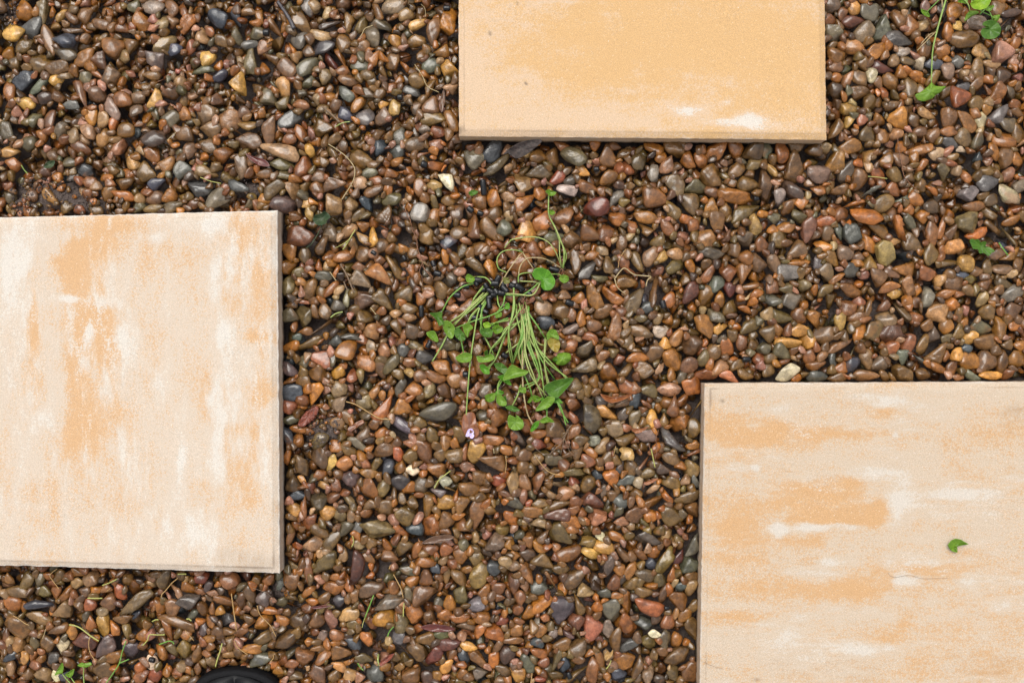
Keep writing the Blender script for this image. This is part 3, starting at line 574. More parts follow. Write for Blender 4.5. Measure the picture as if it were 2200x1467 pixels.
1195 460 150 80 5 g;1235 560 120 110 or;1350 520 130 140 rb;1445 440 80 90 k;1550 500 60 140 b;1655 520 170 120 70 vb;1840 500 220 150 -60 bv;1820 360 130 140 vb;1720 455 110 70 bo;1515 370 90 90 tb;1070 615 100 120 rb;1205 680 150 85 75 lb;1355 695 200 190 bp;1655 700 120 180 vg
1585 740 110 140 o;1885 640 120 130 ro;1815 770 150 140 lk;1250 850 160 170 or;980 890 180 150 oy;1145 930 130 170 vg;665 855 190 120 -15 ty;500 900 210 110 75 ip;385 905 140 150 bp;190 915 160 140 bd;50 900 150 90 40 o;700 950 130 90 v;1390 885 120 130 bp;1530 860 130 110 ro
1665 885 200 80 -10 or;1860 890 150 100 ro;1730 965 180 90 pl;1880 1010 100 150 ob;945 1060 130 150 m;1100 1070 140 120 kl;830 1060 130 110 30 ro;570 1050 150 110 oi;420 1060 95 130 kt;310 1110 90 80 o;90 1090 230 160 -55 db;400 1170 150 70 b;700 1130 150 120 k;1350 1085 170 130 rb
1510 1060 150 90 g;1560 1120 210 110 -10 md;1435 1220 150 150 m;1740 1145 160 80 10 yo;1590 1210 100 90 br;1840 1260 200 150 rb;1700 1230 90 130 k;1270 1190 170 170 bv;1545 1330 110 150 yo;1150 1150 150 90 b;270 1240 160 160 rp;440 1230 170 90 -35 bo;580 1220 190 150 b;800 1255 160 90 gb
155 1300 140 80 rb;570 1330 140 80 15 ot;165 1415 150 90 gb;400 1400 220 140 50 rd;685 1400 130 120 -30 ty;770 1420 90 110 ir;880 1390 160 170 ek;990 1340 100 80 o;1250 1400 200 140 -40 br;1345 1430 110 140 d;1460 1410 100 90 30 ob;1690 1400 110 120 bo;1860 1400 140 120 lg;540 1400 110 110 b;1100 1240 80 90 v;1480 740 90 90 g;1230 1320 90 90 b;760 800 80 80 r
@1050 1100 3.998
60 270 150 170 pl;185 275 90 110 ob;345 265 90 110 rb;430 295 140 70 55 o;460 220 90 130 bp;615 205 210 150 50 vd;690 365 220 130 -20 bo;580 310 80 70 r;850 260 140 110 -20 vb;955 215 90 80 tw;990 305 175 120 5 oy;880 360 160 90 10 yv;1100 215 140 80 15 or;1160 360 120 150 db;1405 350 120 100 o
1365 225 220 110 5 dk;1310 370 130 110 br;1525 410 230 130 -75 v;1765 285 110 210 el;1725 455 180 150 -30 gk;1640 400 150 80 -60 m;1400 460 110 110 k;1580 560 90 120 o;1605 600 100 50 -45 t;1350 525 160 120 35 gb;1220 500 170 100 -75 ro;1120 510 110 110 ob;1030 455 200 95 -65 kb
905 470 130 110 R;745 575 170 200 bd;470 435 190 120 35 v;330 530 190 130 45 rb;150 430 130 110 35 tv;45 490 120 130 ke;230 370 100 90 ob;340 380 130 110 dp;540 590 160 110 25 br;615 500 140 80 bv;435 650 140 140 kg;220 640 110 170 pr;255 730 100 130 r;460 790 180 150 -10 o
355 880 110 140 o;640 850 190 210 kd;785 800 100 180 vb;845 690 150 110 15 tv;1000 700 120 80 gk;1080 610 130 130 br;1225 625 140 90 -15 b;1340 695 160 90 bv;1110 725 120 70 or;1200 790 205 100 -80 o;940 810 95 110 o;1050 855 150 200 gk;1390 825 250 140 5 Rr;1525 930 130 130 r
1625 770 150 150 bo;1745 650 110 140 tb;1765 820 90 130 vb;1685 890 120 110 bo;1600 885 60 100 to;1500 700 90 150 db;1480 590 120 120 vg;770 955 150 140 rd;910 995 160 200 Ri;1095 1075 210 120 -65 vb;1205 985 200 130 60 ro;1300 960 170 120 kg;1420 1045 100 75 -20 w;1380 1125 120 140 vt
1520 1100 110 170 gp;1620 1100 100 120 ob;1740 1010 120 190 vb;1195 1150 180 100 -15 kd;760 1165 160 170 vp;855 1215 90 80 o;1040 1215 90 100 t;1165 1290 170 140 ob;1280 1350 210 80 -60 pb;885 1360 220 125 80 rb;770 1380 210 140 -70 vb;560 1290 210 80 -55 vg;470 1290 100 90 r
430 1215 140 80 or;420 1130 110 100 k;440 1030 100 130 bo;240 1020 130 110 -40 ob;210 1110 170 60 rb;50 1045 160 160 o;40 1250 90 150 o;250 1410 150 130 oy;335 1310 180 100 70 gk;120 1370 140 100 bg;440 1440 110 70 Rm;570 1420 130 100 bv;1650 1240 260 140 -40 vd;1750 1370 130 170 br
1590 1390 110 130 vg;1395 1410 130 110 -40 tg;950 1290 170 80 75 r;1500 1200 120 100 bp;120 950 110 80 Rm;250 840 100 80 r;140 870 60 100 o;180 790 100 80 bd;75 860 90 70 -50 r;230 910 110 60 b;570 1070 100 90 lp;640 1130 140 120 bv;1750 540 140 80 b;1650 640 90 90 ke;690 1000 60 60 r;1030 1020 90 150 lp;520 980 80 80 vg;400 940 70 90 gl;100 1000 60 60 b;100 740 80 80 rb;80 660 120 90 r;680 1050 110 60 kr;1440 920 90 100 d;150 1230 130 150 d;660 1320 90 140 k;1450 1440 100 90 d;1120 1400 140 110 k;80 1170 90 110 b;490 920 90 80 oi
@0 1210 5.709
100 190 130 140 bo;310 230 230 150 -70 vb;475 210 120 170 vg;700 160 160 160 vb;920 130 170 110 45 ob;190 350 310 140 10 bv;540 350 160 130 vg;780 370 180 230 ob;1100 210 190 200 bt;930 240 160 130 bt;1150 330 180 120 -15 o;1440 350 250 150 60 Ro;1640 310 170 180 rb;480 500 330 150 -25 k
130 500 220 180 15 or;780 590 260 180 -45 vt;460 680 310 160 15 vt;190 790 320 230 40 b;620 600 100 100 o;1090 520 150 160 Rr;1310 480 180 210 pb;980 430 160 160 bd;1660 480 450 150 -35 vg;1500 690 240 130 10 rb;1240 780 300 150 85 yv;1390 800 130 180 o;1100 750 130 200 bo
1020 970 270 190 30 mp;1280 1050 300 190 -45 kp;700 840 240 140 -40 b;570 990 190 220 vd;765 1020 140 190 tw;410 980 130 170 dt;200 1000 150 190 ot;110 1150 200 110 -25 k;280 1170 110 160 ty;630 1170 150 140 kg;830 1240 180 190 b;1380 1170 240 160 -30 ob;1500 1290 150 110 ob
1720 900 180 150 o;1580 1080 190 190 kd;1700 1300 140 150 Ro;1240 1320 240 200 db;680 1370 100 200 wt;780 1400 150 150 k;500 1380 200 180 tv;1790 770 120 140 br;1540 860 100 200 vt;1650 640 110 110 k;90 1280 140 180 tb;340 1370 150 150 b;60 900 90 200 rb;1800 1050 100 180 R;480 1180 110 160 ro;870 860 140 190 oy;390 1150 90 130 ro;1290 280 140 170 b
@300 1210 5.709
300 200 250 190 -50 vg;445 345 150 200 t;580 300 180 140 o;740 190 180 150 mR;535 215 110 90 ty;830 290 120 150 kb;1080 230 240 200 pr;1340 390 280 130 65 db;1420 210 120 120 ob;1570 200 140 140 bo;1700 260 190 100 -70 ke;1230 470 130 210 pd;1520 450 200 200 kp;1560 570 240 130 -15 o
610 490 280 190 -5 kv;740 560 150 200 b;410 570 190 220 bt;240 530 140 210 or;450 720 450 150 15 br;330 820 300 130 60 ro;540 850 150 150 o;770 810 110 170 kp;850 730 160 120 30 or;1060 690 190 170 kd;1000 620 120 130 oy;940 860 190 180 bp;1030 480 310 110 20 rb;1330 750 150 120 or
1510 730 240 170 -20 ob;1720 700 220 140 45 r;1510 910 230 170 vd;1360 1040 260 160 10 oy;1460 1180 290 160 -25 gk;1230 850 180 120 rb;1090 1010 120 200 bv;1100 1110 150 100 rt;860 1210 140 160 tb;700 1120 230 120 -65 bv;830 1030 160 120 -40 r;520 1060 190 220 bv;370 1080 130 170 gv
255 1110 150 190 ob;110 1060 120 200 rm;150 1250 150 190 wt;160 1350 180 160 Rm;300 1330 110 160 o;450 1340 130 110 r;590 1320 120 100 o;590 1220 110 110 dl;700 1300 90 160 rp;540 1430 140 100 b;1700 1310 140 120 bo;1130 1220 110 90 rb;640 640 140 140 gk;1180 1100 110 160 b;850 560 90 160 r;1420 600 120 110 b;100 180 160 120 p;720 350 140 90 r;1000 320 110 120 d;1650 820 130 100 bp;1780 620 110 90 br
"""
# base colours of the wet stones (linear)
PAL = {'o': (.290, .108, .022), 'y': (.470, .240, .056), 'b': (.150, .074, .024), 'r': (.196, .074, .026), 'R': (.270, .070, .030), 'p': (.138, .069, .035),
       'k': (.044, .047, .052), 'g': (.104, .080, .044), 'e': (.096, .096, .062), 't': (.285, .170, .078), 'w': (.560, .470, .325), 'i': (.295, .140, .083),
       'd': (.066, .036, .020), 'l': (.195, .156, .120), 'v': (.136, .080, .025), 'm': (.096, .024, .016)}
WORD = {'o': 'orange', 'y': 'ochre yellow', 'b': 'brown', 'r': 'reddish brown', 'R': 'brick red', 'p': 'purplish brown', 'k': 'slate grey', 'g': 'greenish grey',
        'e': 'teal grey', 't': 'tan', 'w': 'cream white', 'i': 'pinkish', 'd': 'dark brown', 'l': 'pale grey', 'v': 'olive brown', 'm': 'maroon'}
MX, MY = 730, 540                 # half extents of the pebbled field, mm (the frame is 578 x 385)
GX, GY = 2 * MX, 2 * MY


def cell(xmm, ymm):
    return xmm + MX, ymm + MY     # 1 mm cells; row index = y


def in_quad(Q, xs, ys, grow=0.0):
    c = Q.mean(0)
    s = np.ones(np.broadcast(xs, ys).shape, bool)
    for i in range(4):
        a, b = Q[i], Q[(i + 1) % 4]
        nx, ny = (b[1] - a[1]), -(b[0] - a[0])
        l = math.hypot(nx, ny); nx /= l; ny /= l
        if (c[0] - a[0]) * nx + (c[1] - a[1]) * ny > 0: nx, ny = -nx, -ny
        s &= ((xs - a[0]) * nx + (ys - a[1]) * ny) < grow
    return s


yy, xx = np.mgrid[0:GY, 0:GX]
wx_, wy_ = xx - MX + 0.5, yy - MY + 0.5
PAV = np.zeros((GY, GX), bool)
for Q in (Q1, Q2, Q3):
    PAV |= in_quad(Q, wx_, wy_)
# soil under the stones, with the bare patches the photograph shows
SOILPX = [(100, 418, 78, 34, 26), (55, 440, 50, 22, 26), (170, 440, 60, 22, 26), (18, 30, 22, 30, 22), (692, 925, 42, 34, 24), (668, 890, 20, 20, 20), (625, 650, 16, 16, 18), (540, 405, 24, 20, 22),
          (700, 820, 20, 14, 18), (600, 1270, 30, 26, 18), (828, 830, 22, 14, 16), (1590, 640, 12, 10, 14), (1610, 662, 14, 10, 14), (1700, 330, 14, 10, 16), (1770, 340, 20, 14, 14), (40, 1222, 40, 10, 18), (1950, 540, 14, 12, 14)]
SOIL = -34.0 + (fbm(wx_ / 45, wy_ / 45, 5, 3) - 0.5) * 6
for x0, y0, rx, ry, hh in SOILPX:
    q = px(x0, y0)
    SOIL = np.maximum(SOIL, -34 + hh * np.exp(-(((wx_ - q[0] * 1000) / (rx * S0 * 1.15)) ** 4 + ((wy_ - q[1] * 1000) / (ry * S0 * 1.15)) ** 4)))
H = SOIL.copy()
H[PAV] = 400.0
BARE = SOIL > -20


def foot(a, b, th, cx, cy):
    """cells of an ellipse: slices, profile sqrt(1-r^2), mask"""
    R = max(a, b)
    x0, x1 = int(cx - R) - 1, int(cx + R) + 2
    y0, y1 = int(cy - R) - 1, int(cy + R) + 2
    if x0 < 0 or y0 < 0 or x1 > GX or y1 > GY: return None
    X = np.arange(x0, x1)[None, :] + 0.5 - cx
    Y = np.arange(y0, y1)[:, None] + 0.5 - cy
    ct, st = math.cos(th), math.sin(th)
    u, v = (X * ct + Y * st) / a, (-X * st + Y * ct) / b
    r2 = u * u + v * v
    m = r2 < 0.96
    return (slice(y0, y1), slice(x0, x1)), np.sqrt(np.clip(1 - r2, 0, 1)), m


def settle(a, b, c, th, cx, cy, soft=0.9, ignore_pav=False):
    f = foot(a, b, th, cx, cy)
    if f is None: return None
    sl, pr, m = f
    h = H[sl]
    if ignore_pav: m = m & ~PAV[sl]
    if m.sum() < 8: return None
    q = (h + c * pr)[m]
    k = max(0, min(len(q) - 1, int(len(q) * soft)))
    return np.partition(q, k)[k], sl, pr, m


def stamp(zc, c, sl, pr, m):
    h = H[sl]
    h[m] = np.maximum(h[m], (zc + c * pr)[m])


# the most distinctive stones of the photograph (pixels), which lie on top of their neighbours
NAMED = [(964, 389, "cream-white pebble"), (942, 884, "big flat slate pebble"), (646, 509, "big shiny maroon-brown pebble"), (741, 752, "bright orange oval pebble"), (1692, 801, "shiny whitish pebble"),
         (2065, 211, "flat brick-red pebble"), (2154, 113, "pink blocky pebble"), (1903, 544, "cream triangular pebble"), (2062, 765, "bright yellow pebble"), (1862, 466, "long orange pebble"),
         (1398, 1306, "big brick-red oval pebble"), (808, 1137, "flat dark olive pebble"), (1447, 945, "long dark slate pebble"), (1284, 444, "dark red glossy pebble"), (601, 324, "tan weathered pebble"),
         (904, 459, "heart-shaped pale grey pebble"), (925, 1288, "pair-edged purple pebble"), (766, 1218, "big dark maroon pebble"), (291, 1294, "long shiny grey-green pebble"), (402, 1296, "shiny flat grey pebble"),
         (31, 69, "bright yellow-ochre pebble"), (468, 39, "glossy blue-grey pebble"), (137, 80, "shiny faceted slate pebble"), (329, 296, "round dark brown pebble"), (84, 1298, "dark glossy blue-black pebble"),
         (1499, 898, "upright orange-yellow block"), (1347, 976, "round tan pebble"), (1297, 374, "brick-red pebble"), (700, 440, "square tan pebble"), (1932, 490, "smooth orange-red oval pebble"),
         (1227, 333, "shiny olive-grey pebble"), (1210, 1250, "dark spotted round pebble"), (1875, 418, "pale teal pebble"), (1271, 907, "streaked dark olive pebble"), (513, 182, "smooth ochre pebble"),
         (2055, 525, "smooth cream-orange pebble"), (801, 1385, "teal glossy square pebble"), (1428, 1203, "leaf-shaped olive pebble"), (1405, 1360, "small white pebble"), (2167, 418, "long pinkish-white pebble")]
STAR = np.zeros((GY, GX), bool)

stones = []          # dict: x, y, z (mm), a, b, c, th, col, col2, tilt, hero, i


def colour_of(code, rs):
    c = np.array(PAL[code[0]])
    if len(code) > 1: c = 0.6 * c + 0.4 * np.array(PAL[code[1]])
    j = np.exp(rs.normal(0, 0.13)) * (1 + rs.normal(0, 0.05, 3))
    c2 = np.array(PAL[code[1]]) if len(code) > 1 else np.array(PAL['o']) * 0.8
    k = np.array([0.88, 0.865, 0.76]) if code[0] not in 'klewyti' else 1.0
    return np.clip(c * j * k, 0.004, 0.8), c2


# 1. a buried layer
for i in range(6500):
    L = rng.uniform(11, 21); W = L * rng.uniform(0.62, 0.95)
    a, b, c = L / 2, W / 2, W / 2 * rng.uniform(0.55, 0.85)
    best = None
    for k in range(3):
        cx, cy = rng.uniform(14, GX - 14), rng.uniform(14, GY - 14)
        if BARE[int(cy), int(cx)] or PAV[int(cy), int(cx)]: continue
        th = rng.uniform(0, math.pi)
        s = settle(a, b, c, th, cx, cy)
        if s and (best is None or s[0] < best[0][0]): best = (s, cx, cy, th)
    if best is None or best[0][0] + c > -5: continue
    s, cx, cy, th = best
    stamp(s[0], c, *s[1:])
    col, col2 = colour_of(rng.choice(list('bbbvrropgtkd')), rng)
    stones.append(dict(x=cx - MX, y=cy - MY, z=s[0], a=a, b=b, c=c, th=th, col=col, col2=col2, tilt=rng.normal(0, .25, 2), lod=2, deep=True))

# 2. the stones read off the photograph
dig = []
x0 = y0 = 0.0; sc = 1.0
for ln in PEBBLES.strip().split('\n'):
    ln = ln.strip()
    if not ln: continue
    if ln[0] == '@':
        x0, y0, sc = [float(v) for v in ln[1:].split()]
        continue
    for e in ln.split(';'):
        t = e.split()
        X, Y = x0 + float(t[0]) / sc, y0 + float(t[1]) / sc
        if len(t) == 6:
            L, W, A = float(t[2]) / sc, float(t[3]) / sc, float(t[4])
        else:
            L, W, A = float(t[2]) / sc, float(t[3]) / sc, 0.0
            if W > L: L, W, A = W, L, 90.0
            A += rng.uniform(-12, 12)
        dig.append([X, Y, L * 1.12, W * 1.12, A, t[-1]])
keep = []
for d in dig:
    ok = True
    for k in keep:
        if abs(k[0] - d[0]) < 40 and abs(k[1] - d[1]) < 40 and math.hypot(k[0] - d[0], k[1] - d[1]) < 0.42 * (k[3] + d[3]) / 2 + 3:
            ok = False; break
    if ok: keep.append(d)
dig = keep
D = np.array([[d[0], d[1], d[2] / 2, d[3] / 2, math.radians(d[4])] for d in dig])
orig = D[:, :2].copy()
for it in range(26):                                   # part the ones that overlap
    mv = np.zeros((len(D), 2))
    dx = D[None, :, 0] - D[:, None, 0]; dy = D[None, :, 1] - D[:, None, 1]
    dist = np.hypot(dx, dy) + 1e-6
    I, J = np.where(np.triu(dist < 90, 1))
    ux, uy = dx[I, J] / dist[I, J], dy[I, J] / dist[I, J]
    def rad(n):
        ct, st = np.cos(D[n, 4]), np.sin(D[n, 4])
        u, v = ux * ct + uy * st, -ux * st + uy * ct
        return 1 / np.sqrt((u / D[n, 2]) ** 2 + (v / D[n, 3]) ** 2)
    gap = (rad(I) + rad(J)) * 0.85 - dist[I, J]
    g = np.clip(gap, 0, None) * 0.4
    ai, aj = D[I, 2] * D[I, 3], D[J, 2] * D[J, 3]
    wi = aj / (ai + aj)
    np.add.at(mv, I, np.stack([-ux * g * wi, -uy * g * wi], 1))
    np.add.at(mv, J, np.stack([ux * g * (1 - wi), uy * g * (1 - wi)], 1))
    D[:, :2] += np.clip(mv, -3, 3)
    off = D[:, :2] - orig
    l = np.linalg.norm(off, axis=1, keepdims=True)
    D[:, :2] = orig + off * np.minimum(1, 9 / np.maximum(l, 1e-6))
star = set()
for X, Y, nm in NAMED:
    star.add(int(np.argmin(np.hypot(orig[:, 0] - X, orig[:, 1] - Y) - 0.3 * D[:, 2])))
order = sorted(range(len(dig)), key=lambda i: (i in star) * 1e5 + D[i, 2] * D[i, 3] * rng.uniform(0.7, 1.4))
TOP = np.zeros((GY, GX), bool)
nd0 = len(stones)
for i in order:
    d = dig[i]
    a, b = D[i, 2] * S0, D[i, 3] * S0
    q = px(D[i, 0], D[i, 1])
    x, y, th = q[0] * 1000, q[1] * 1000, -D[i, 4]
    c = b * rng.uniform(0.46, 0.66)
    if a / b > 1.9: c = b * rng.uniform(0.55, 0.75)
    # keep clear of the slabs' walls
    for Q in (Q1, Q2, Q3):
        for tries in range(8):
            if not in_quad(Q, np.array(x), np.array(y), b * 0.6): break
            cq = Q.mean(0)
            best_n, best_d = None, -1e9
            for e in range(4):
                p1, p2 = Q[e], Q[(e + 1) % 4]
                nx, ny = (p2[1] - p1[1]), -(p2[0] - p1[0]); l = math.hypot(nx, ny); nx /= l; ny /= l
                if (cq[0] - p1[0]) * nx + (cq[1] - p1[1]) * ny > 0: nx, ny = -nx, -ny
                dd = (x - p1[0]) * nx + (y - p1[1]) * ny
                if dd > best_d: best_d, best_n = dd, (nx, ny)
            x += best_n[0] * 1.2; y += best_n[1] * 1.2
    cx, cy = cell(x, y)
    s = settle(a, b, c, th, cx, cy, 0.80, True)
    if s is None: continue
    zc = s[0]
    lo, hi = (-3.5 - c * 0.5, 1.0 - c * 0.5)
    bare = BARE[int(min(max(cy, 0), GY - 1)), int(min(max(cx, 0), GX - 1))]
    if not bare: zc = min(max(zc, lo), hi)
    else: zc = min(zc, hi)
    if i in star and not bare: zc = hi + 1.2
    stamp(zc, c, *s[1:])
    TOP[s[1]] |= s[3] & (s[2] > 0.5)
    if i in star: STAR[s[1]] |= s[3]
    col, col2 = colour_of(d[5], rng)
    flat = a * b > 330
    stones.append(dict(x=x, y=y, z=zc, a=a, b=b, c=c, th=th, col=col, col2=col2, tilt=rng.normal(0, .07, 2), lod=3, i=i, code=d[5], px=D[i, 0], py=D[i, 1], deep=False))
nd1 = len(stones)

# 3. small stones that fill what is left, and the field beyond the frame
filler = list('bbbbbvvrrrrooopppgtdiibb')
FR = (np.abs(wx_) < 585) & (np.abs(wy_) < 392)
for rnd_ in range(14):
    want = (H < -3.8) & ~PAV & ~BARE
    want[:14] = want[-14:] = False; want[:, :14] = want[:, -14:] = False
    cand = np.flatnonzero(want)
    if len(cand) == 0: break
    nput = 1500
    for q in rng.choice(cand, min(nput, len(cand)), replace=False):
        cy, cx = q // GX + 0.5, q % GX + 0.5
        if H[int(cy), int(cx)] > -3.8: continue
        outside = not FR[int(cy), int(cx)]
        L = rng.uniform(15, 23) if outside else (rng.uniform(11, 17) if rnd_ < 5 else (rng.uniform(9, 14) if rnd_ < 10 else rng.uniform(7, 11)))
        W = L * rng.uniform(0.58, 0.95)
        a, b, c = L / 2, W / 2, W / 2 * rng.uniform(0.6, 0.9)
        best = None
        for k in range(5):
            tx, ty = cx + rng.normal(0, 3) * (k > 0), cy + rng.normal(0, 3) * (k > 0)
            th = rng.uniform(0, math.pi)
            s = settle(a, b, c, th, tx, ty, 0.86 if outside else (0.60 if rnd_ < 4 else 0.75), True)
            if s is not None and PAV[s[1]].sum() > 0.16 * PAV[s[1]].size: continue
            if s is None or s[0] > 60: continue
            cover = (TOP[s[1]] & s[3]).sum() / s[3].sum()
            if (STAR[s[1]] & s[3]).sum() > 0.08 * s[3].sum(): continue
            score = s[0] + 30 * cover
            if cover < (0.55 if rnd_ < 5 else (0.42 if rnd_ < 10 else 0.50)) and (best is None or score < best[0]): best = (score, s, tx, ty, th)
        if best is None: continue
        _, s, tx, ty, th = best
        zt = 2.5 if outside else -0.7
        if s[0] + c * 0.8 > zt + 5: continue
        s = (min(s[0], zt - c * 0.8), *s[1:])
        stamp(s[0], c, *s[1:])
        TOP[s[1]] |= s[3] & (s[2] > 0.6)
        col, col2 = colour_of(rng.choice(filler), rng)
        stones.append(dict(x=tx - MX, y=ty - MY, z=s[0], a=a, b=b, c=c, th=th, col=col * 0.95, col2=col2, tilt=rng.normal(0, .22, 2), lod=2 if L < 9 or outside else 3, deep=False))

# a few little stones lying on the bare soil
for q in rng.choice(np.flatnonzero(BARE & FR & ~PAV), 170):
    cy, cx = q // GX + .5, q % GX + .5
    L = rng.uniform(3.5, 9)
    a, b = L / 2, L / 2 * rng.uniform(.6, .95)
    c = b * .7
    th = rng.uniform(0, 3.14)
    s = settle(a, b, c, th, cx, cy, 0.7)
    if s is None or s[0] > 3 or (TOP[s[1]] & s[3]).sum() > 0.3 * s[3].sum(): continue
    stamp(s[0], c, *s[1:])
    col, col2 = colour_of(rng.choice(filler), rng)
    stones.append(dict(x=cx - MX, y=cy - MY, z=s[0], a=a, b=b, c=c, th=th, col=col, col2=col2, tilt=rng.normal(0, .15, 2), lod=2, deep=False))

# stones that ended up wholly under others are left out
seen = []
for n_, s in enumerate(stones):
    if 'i' not in s:
        q = foot(s['a'], s['b'], s['th'], s['x'] + MX, s['y'] + MY)
        if q is not None:
            sl, pr, m = q
            if ((s['z'] + s['c'] * pr >= H[sl] - 1.2) & m).sum() < 0.03 * m.sum(): continue
    seen.append(s)
nd0 = next(n_ for n_, s in enumerate(seen) if 'i' in s)
nd1 = nd0 + sum('i' in s for s in seen)
stones = seen

# grit: crumbs lying on the bare soil and in the gaps
grit = []
for q in rng.choice(np.flatnonzero(BARE & FR & ~PAV), 800):
    cy, cx = q // GX, q % GX
    r = abs(rng.normal(0, 0.55)) + 0.4
    k = rng.choice(list('ddddkbbrt'))
    grit.append((cx - MX + rng.random(), cy - MY + rng.random(), H[cy, cx] + r * 0.3, r, np.array(PAL[k]) * rng.uniform(0.4, 1.1)))


def shape(lod, rs):
    """a rounded polyhedron: soft intersection of random half-spaces, unit extents"""
    v, f = ICO[lod]
    k = rs.integers(9, 15)
    n = rs.normal(size=(k, 3)); n /= np.linalg.norm(n, axis=1, keepdims=True)
    n = np.concatenate([n, [[0, 0, 1], [0, 0, -1]]])
    h = np.concatenate([rs.uniform(0.80, 1.06, k), [rs.uniform(0.72, 0.95), 0.9]])
    p = rs.choice([4, 6, 8, 12, 18], p=[.22, .28, .25, .17, .08])
    d = np.clip(v @ n.T, 0, None) / h
    r = (d ** p).sum(1) ** (-1.0 / p)
    w = v * r[:, None]
    f0 = rs.uniform(1.5, 3.0); ph = rs.uniform(0, 6.28, 3)
    w *= (1 + 0.035 * np.sin(f0 * w[:, [0]] * 2 + ph[0]) * np.sin(f0 * w[:, [1]] * 2 + ph[1]) + 0.03 * np.sin(f0 * 1.7 * w[:, [2]] + ph[2]))
    lo, hi = w.min(0), w.max(0)
    w = (w - (lo + hi) / 2) / ((hi - lo) / 2)
    return w, f, p


def stone_mesh(s, lod, rs):
    w, f, p = shape(lod, rs)
    # random spin in plan is already in the shape; skew gives egg and wedge outlines
    k = rs.uniform(-0.12, 0.12)
    w = w * np.array([1, 1, 1]) * (1 + k * w[:, [0]]) ** np.array([0, 1, 0.7])
    w = w * np.array([s['a'], s['b'], s['c']])
    tx, ty = s['tilt']
    cx_, sx_ = math.cos(tx), math.sin(tx)
    w = w @ np.array([[1, 0, 0], [0, cx_, sx_], [0, -sx_, cx_]])
    cy_, sy_ = math.cos(ty), math.sin(ty)
    w = w @ np.array([[cy_, 0, -sy_], [0, 1, 0], [sy_, 0, cy_]])
    ct, st = math.cos(s['th']), math.sin(s['th'])
    w = w @ np.array([[ct, st, 0], [-st, ct, 0], [0, 0, 1]])
    return w / 1000.0, f, p


def set_attrs(me, col, col2, rnd, rough):
    n = len(me.vertices)
    for nm, c in (('col', col), ('col2', col2)):
        a = np.ones((n, 4), np.float32); a[:, :3] = c
        me.attributes.new(nm, 'FLOAT_COLOR', 'POINT').data.foreach_set('color', a.reshape(-1))
    for nm, c in (('rnd', rnd), ('rough', rough)):
        a = np.zeros(n, np.float32); a[:] = c
        me.attributes.new(nm, 'FLOAT', 'POINT').data.foreach_set('value', a)


def fast_mesh(name, V, F, mat):
    me = bpy.data.meshes.new(name)
    me.vertices.add(len(V)); me.vertices.foreach_set('co', np.asarray(V, np.float32).reshape(-1))
    me.loops.add(len(F) * 3); me.loops.foreach_set('vertex_index', np.asarray(F, np.int32).reshape(-1))
    me.polygons.add(len(F))
    me.polygons.foreach_set('loop_start', np.arange(0, len(F) * 3, 3, dtype=np.int32))
    me.polygons.foreach_set('use_smooth', np.ones(len(F), bool))
    me.update(calc_edges=True)
    me.materials.append(mat)
    return me


def rough_of(p, rs):
    return float(np.clip(rs.beta(1.3, 2.2) + (0.15 if p > 9 else 0), 0, 1))


# the 300 that show largest are things of their own, the rest is one mass of gravel
def visible_area(s):
    return s['a'] * s['b'] if ('i' in s and abs(s['x']) < 560 and abs(s['y']) < 374) else 0
heroes = sorted(range(nd0, nd1), key=lambda n: -visible_area(stones[n]))[:300]
hero_set = set(heroes)

# ------------------------------------------------------------------ what singles each pebble out: colour, shape and what it lies beside
ANCHOR = [("the violet flower", 1011, 932), ("the weed's biggest round leaf", 1168, 602), ("the clump of black pellets", 1068, 620), ("the seedling's topmost leaf", 1185, 412),
          ("the wilted leaf scrap", 690, 478), ("the ruffled dark green scrap", 2112, 532), ("the hanging fan-shaped leaf", 1998, 200), ("the dark rounded leaf", 2128, 65),
          ("the black shoe toe", 507, 1440), ("the large dark dead leaf", 1110, 325), ("the glossy red dead leaf", 556, 346), ("the red bark chip", 662, 896),
          ("the ridged orange bark chip", 1006, 905), ("the curled orange-brown dead leaf", 1322, 855), ("the bare soil patch", 100, 425), ("the kinked dry stem", 1345, 592),
          ("the reddish root thread", 890, 520), ("the yellow-green grass blade", 745, 515), ("the dark stick", 617, 35), ("the curved tan straw", 757, 350),
          ("the yellowing leaf", 1188, 735), ("the pointed glossy leaf", 1203, 832), ("the forked brown twig", 743, 592), ("the notched corner of the orange paver", 985, 295),
          ("the clean corner of the orange paver", 1776, 302), ("the upper corner of the whitish paver", 600, 450), ("the lower corner of the whitish paver", 606, 1234),
          ("the corner of the banded paver", 1512, 822), ("the orange-tan thread", 795, 880), ("the small orange scrap", 1372, 925), ("the slim brown dead leaf", 942, 1158),
          ("the long maroon dead leaf", 940, 1347), ("the red torn leaf", 830, 1415), ("the bright yellow straw", 205, 1284), ("the pair of weed leaves on their stems", 145, 1440),
          ("the long straw by the shoe", 503, 1315), ("the yellow bud-green leaf", 2105, 10), ("the dry brown strip", 950, 215)]


def size_word(s):
    A = s['a'] * s['b']
    return 'large' if A > 190 else ('medium' if A > 125 else 'small')


def shape_word(s):
    q = s['a'] / s['b']
    return 'long' if q > 1.7 else ('oval' if q > 1.27 else 'round')


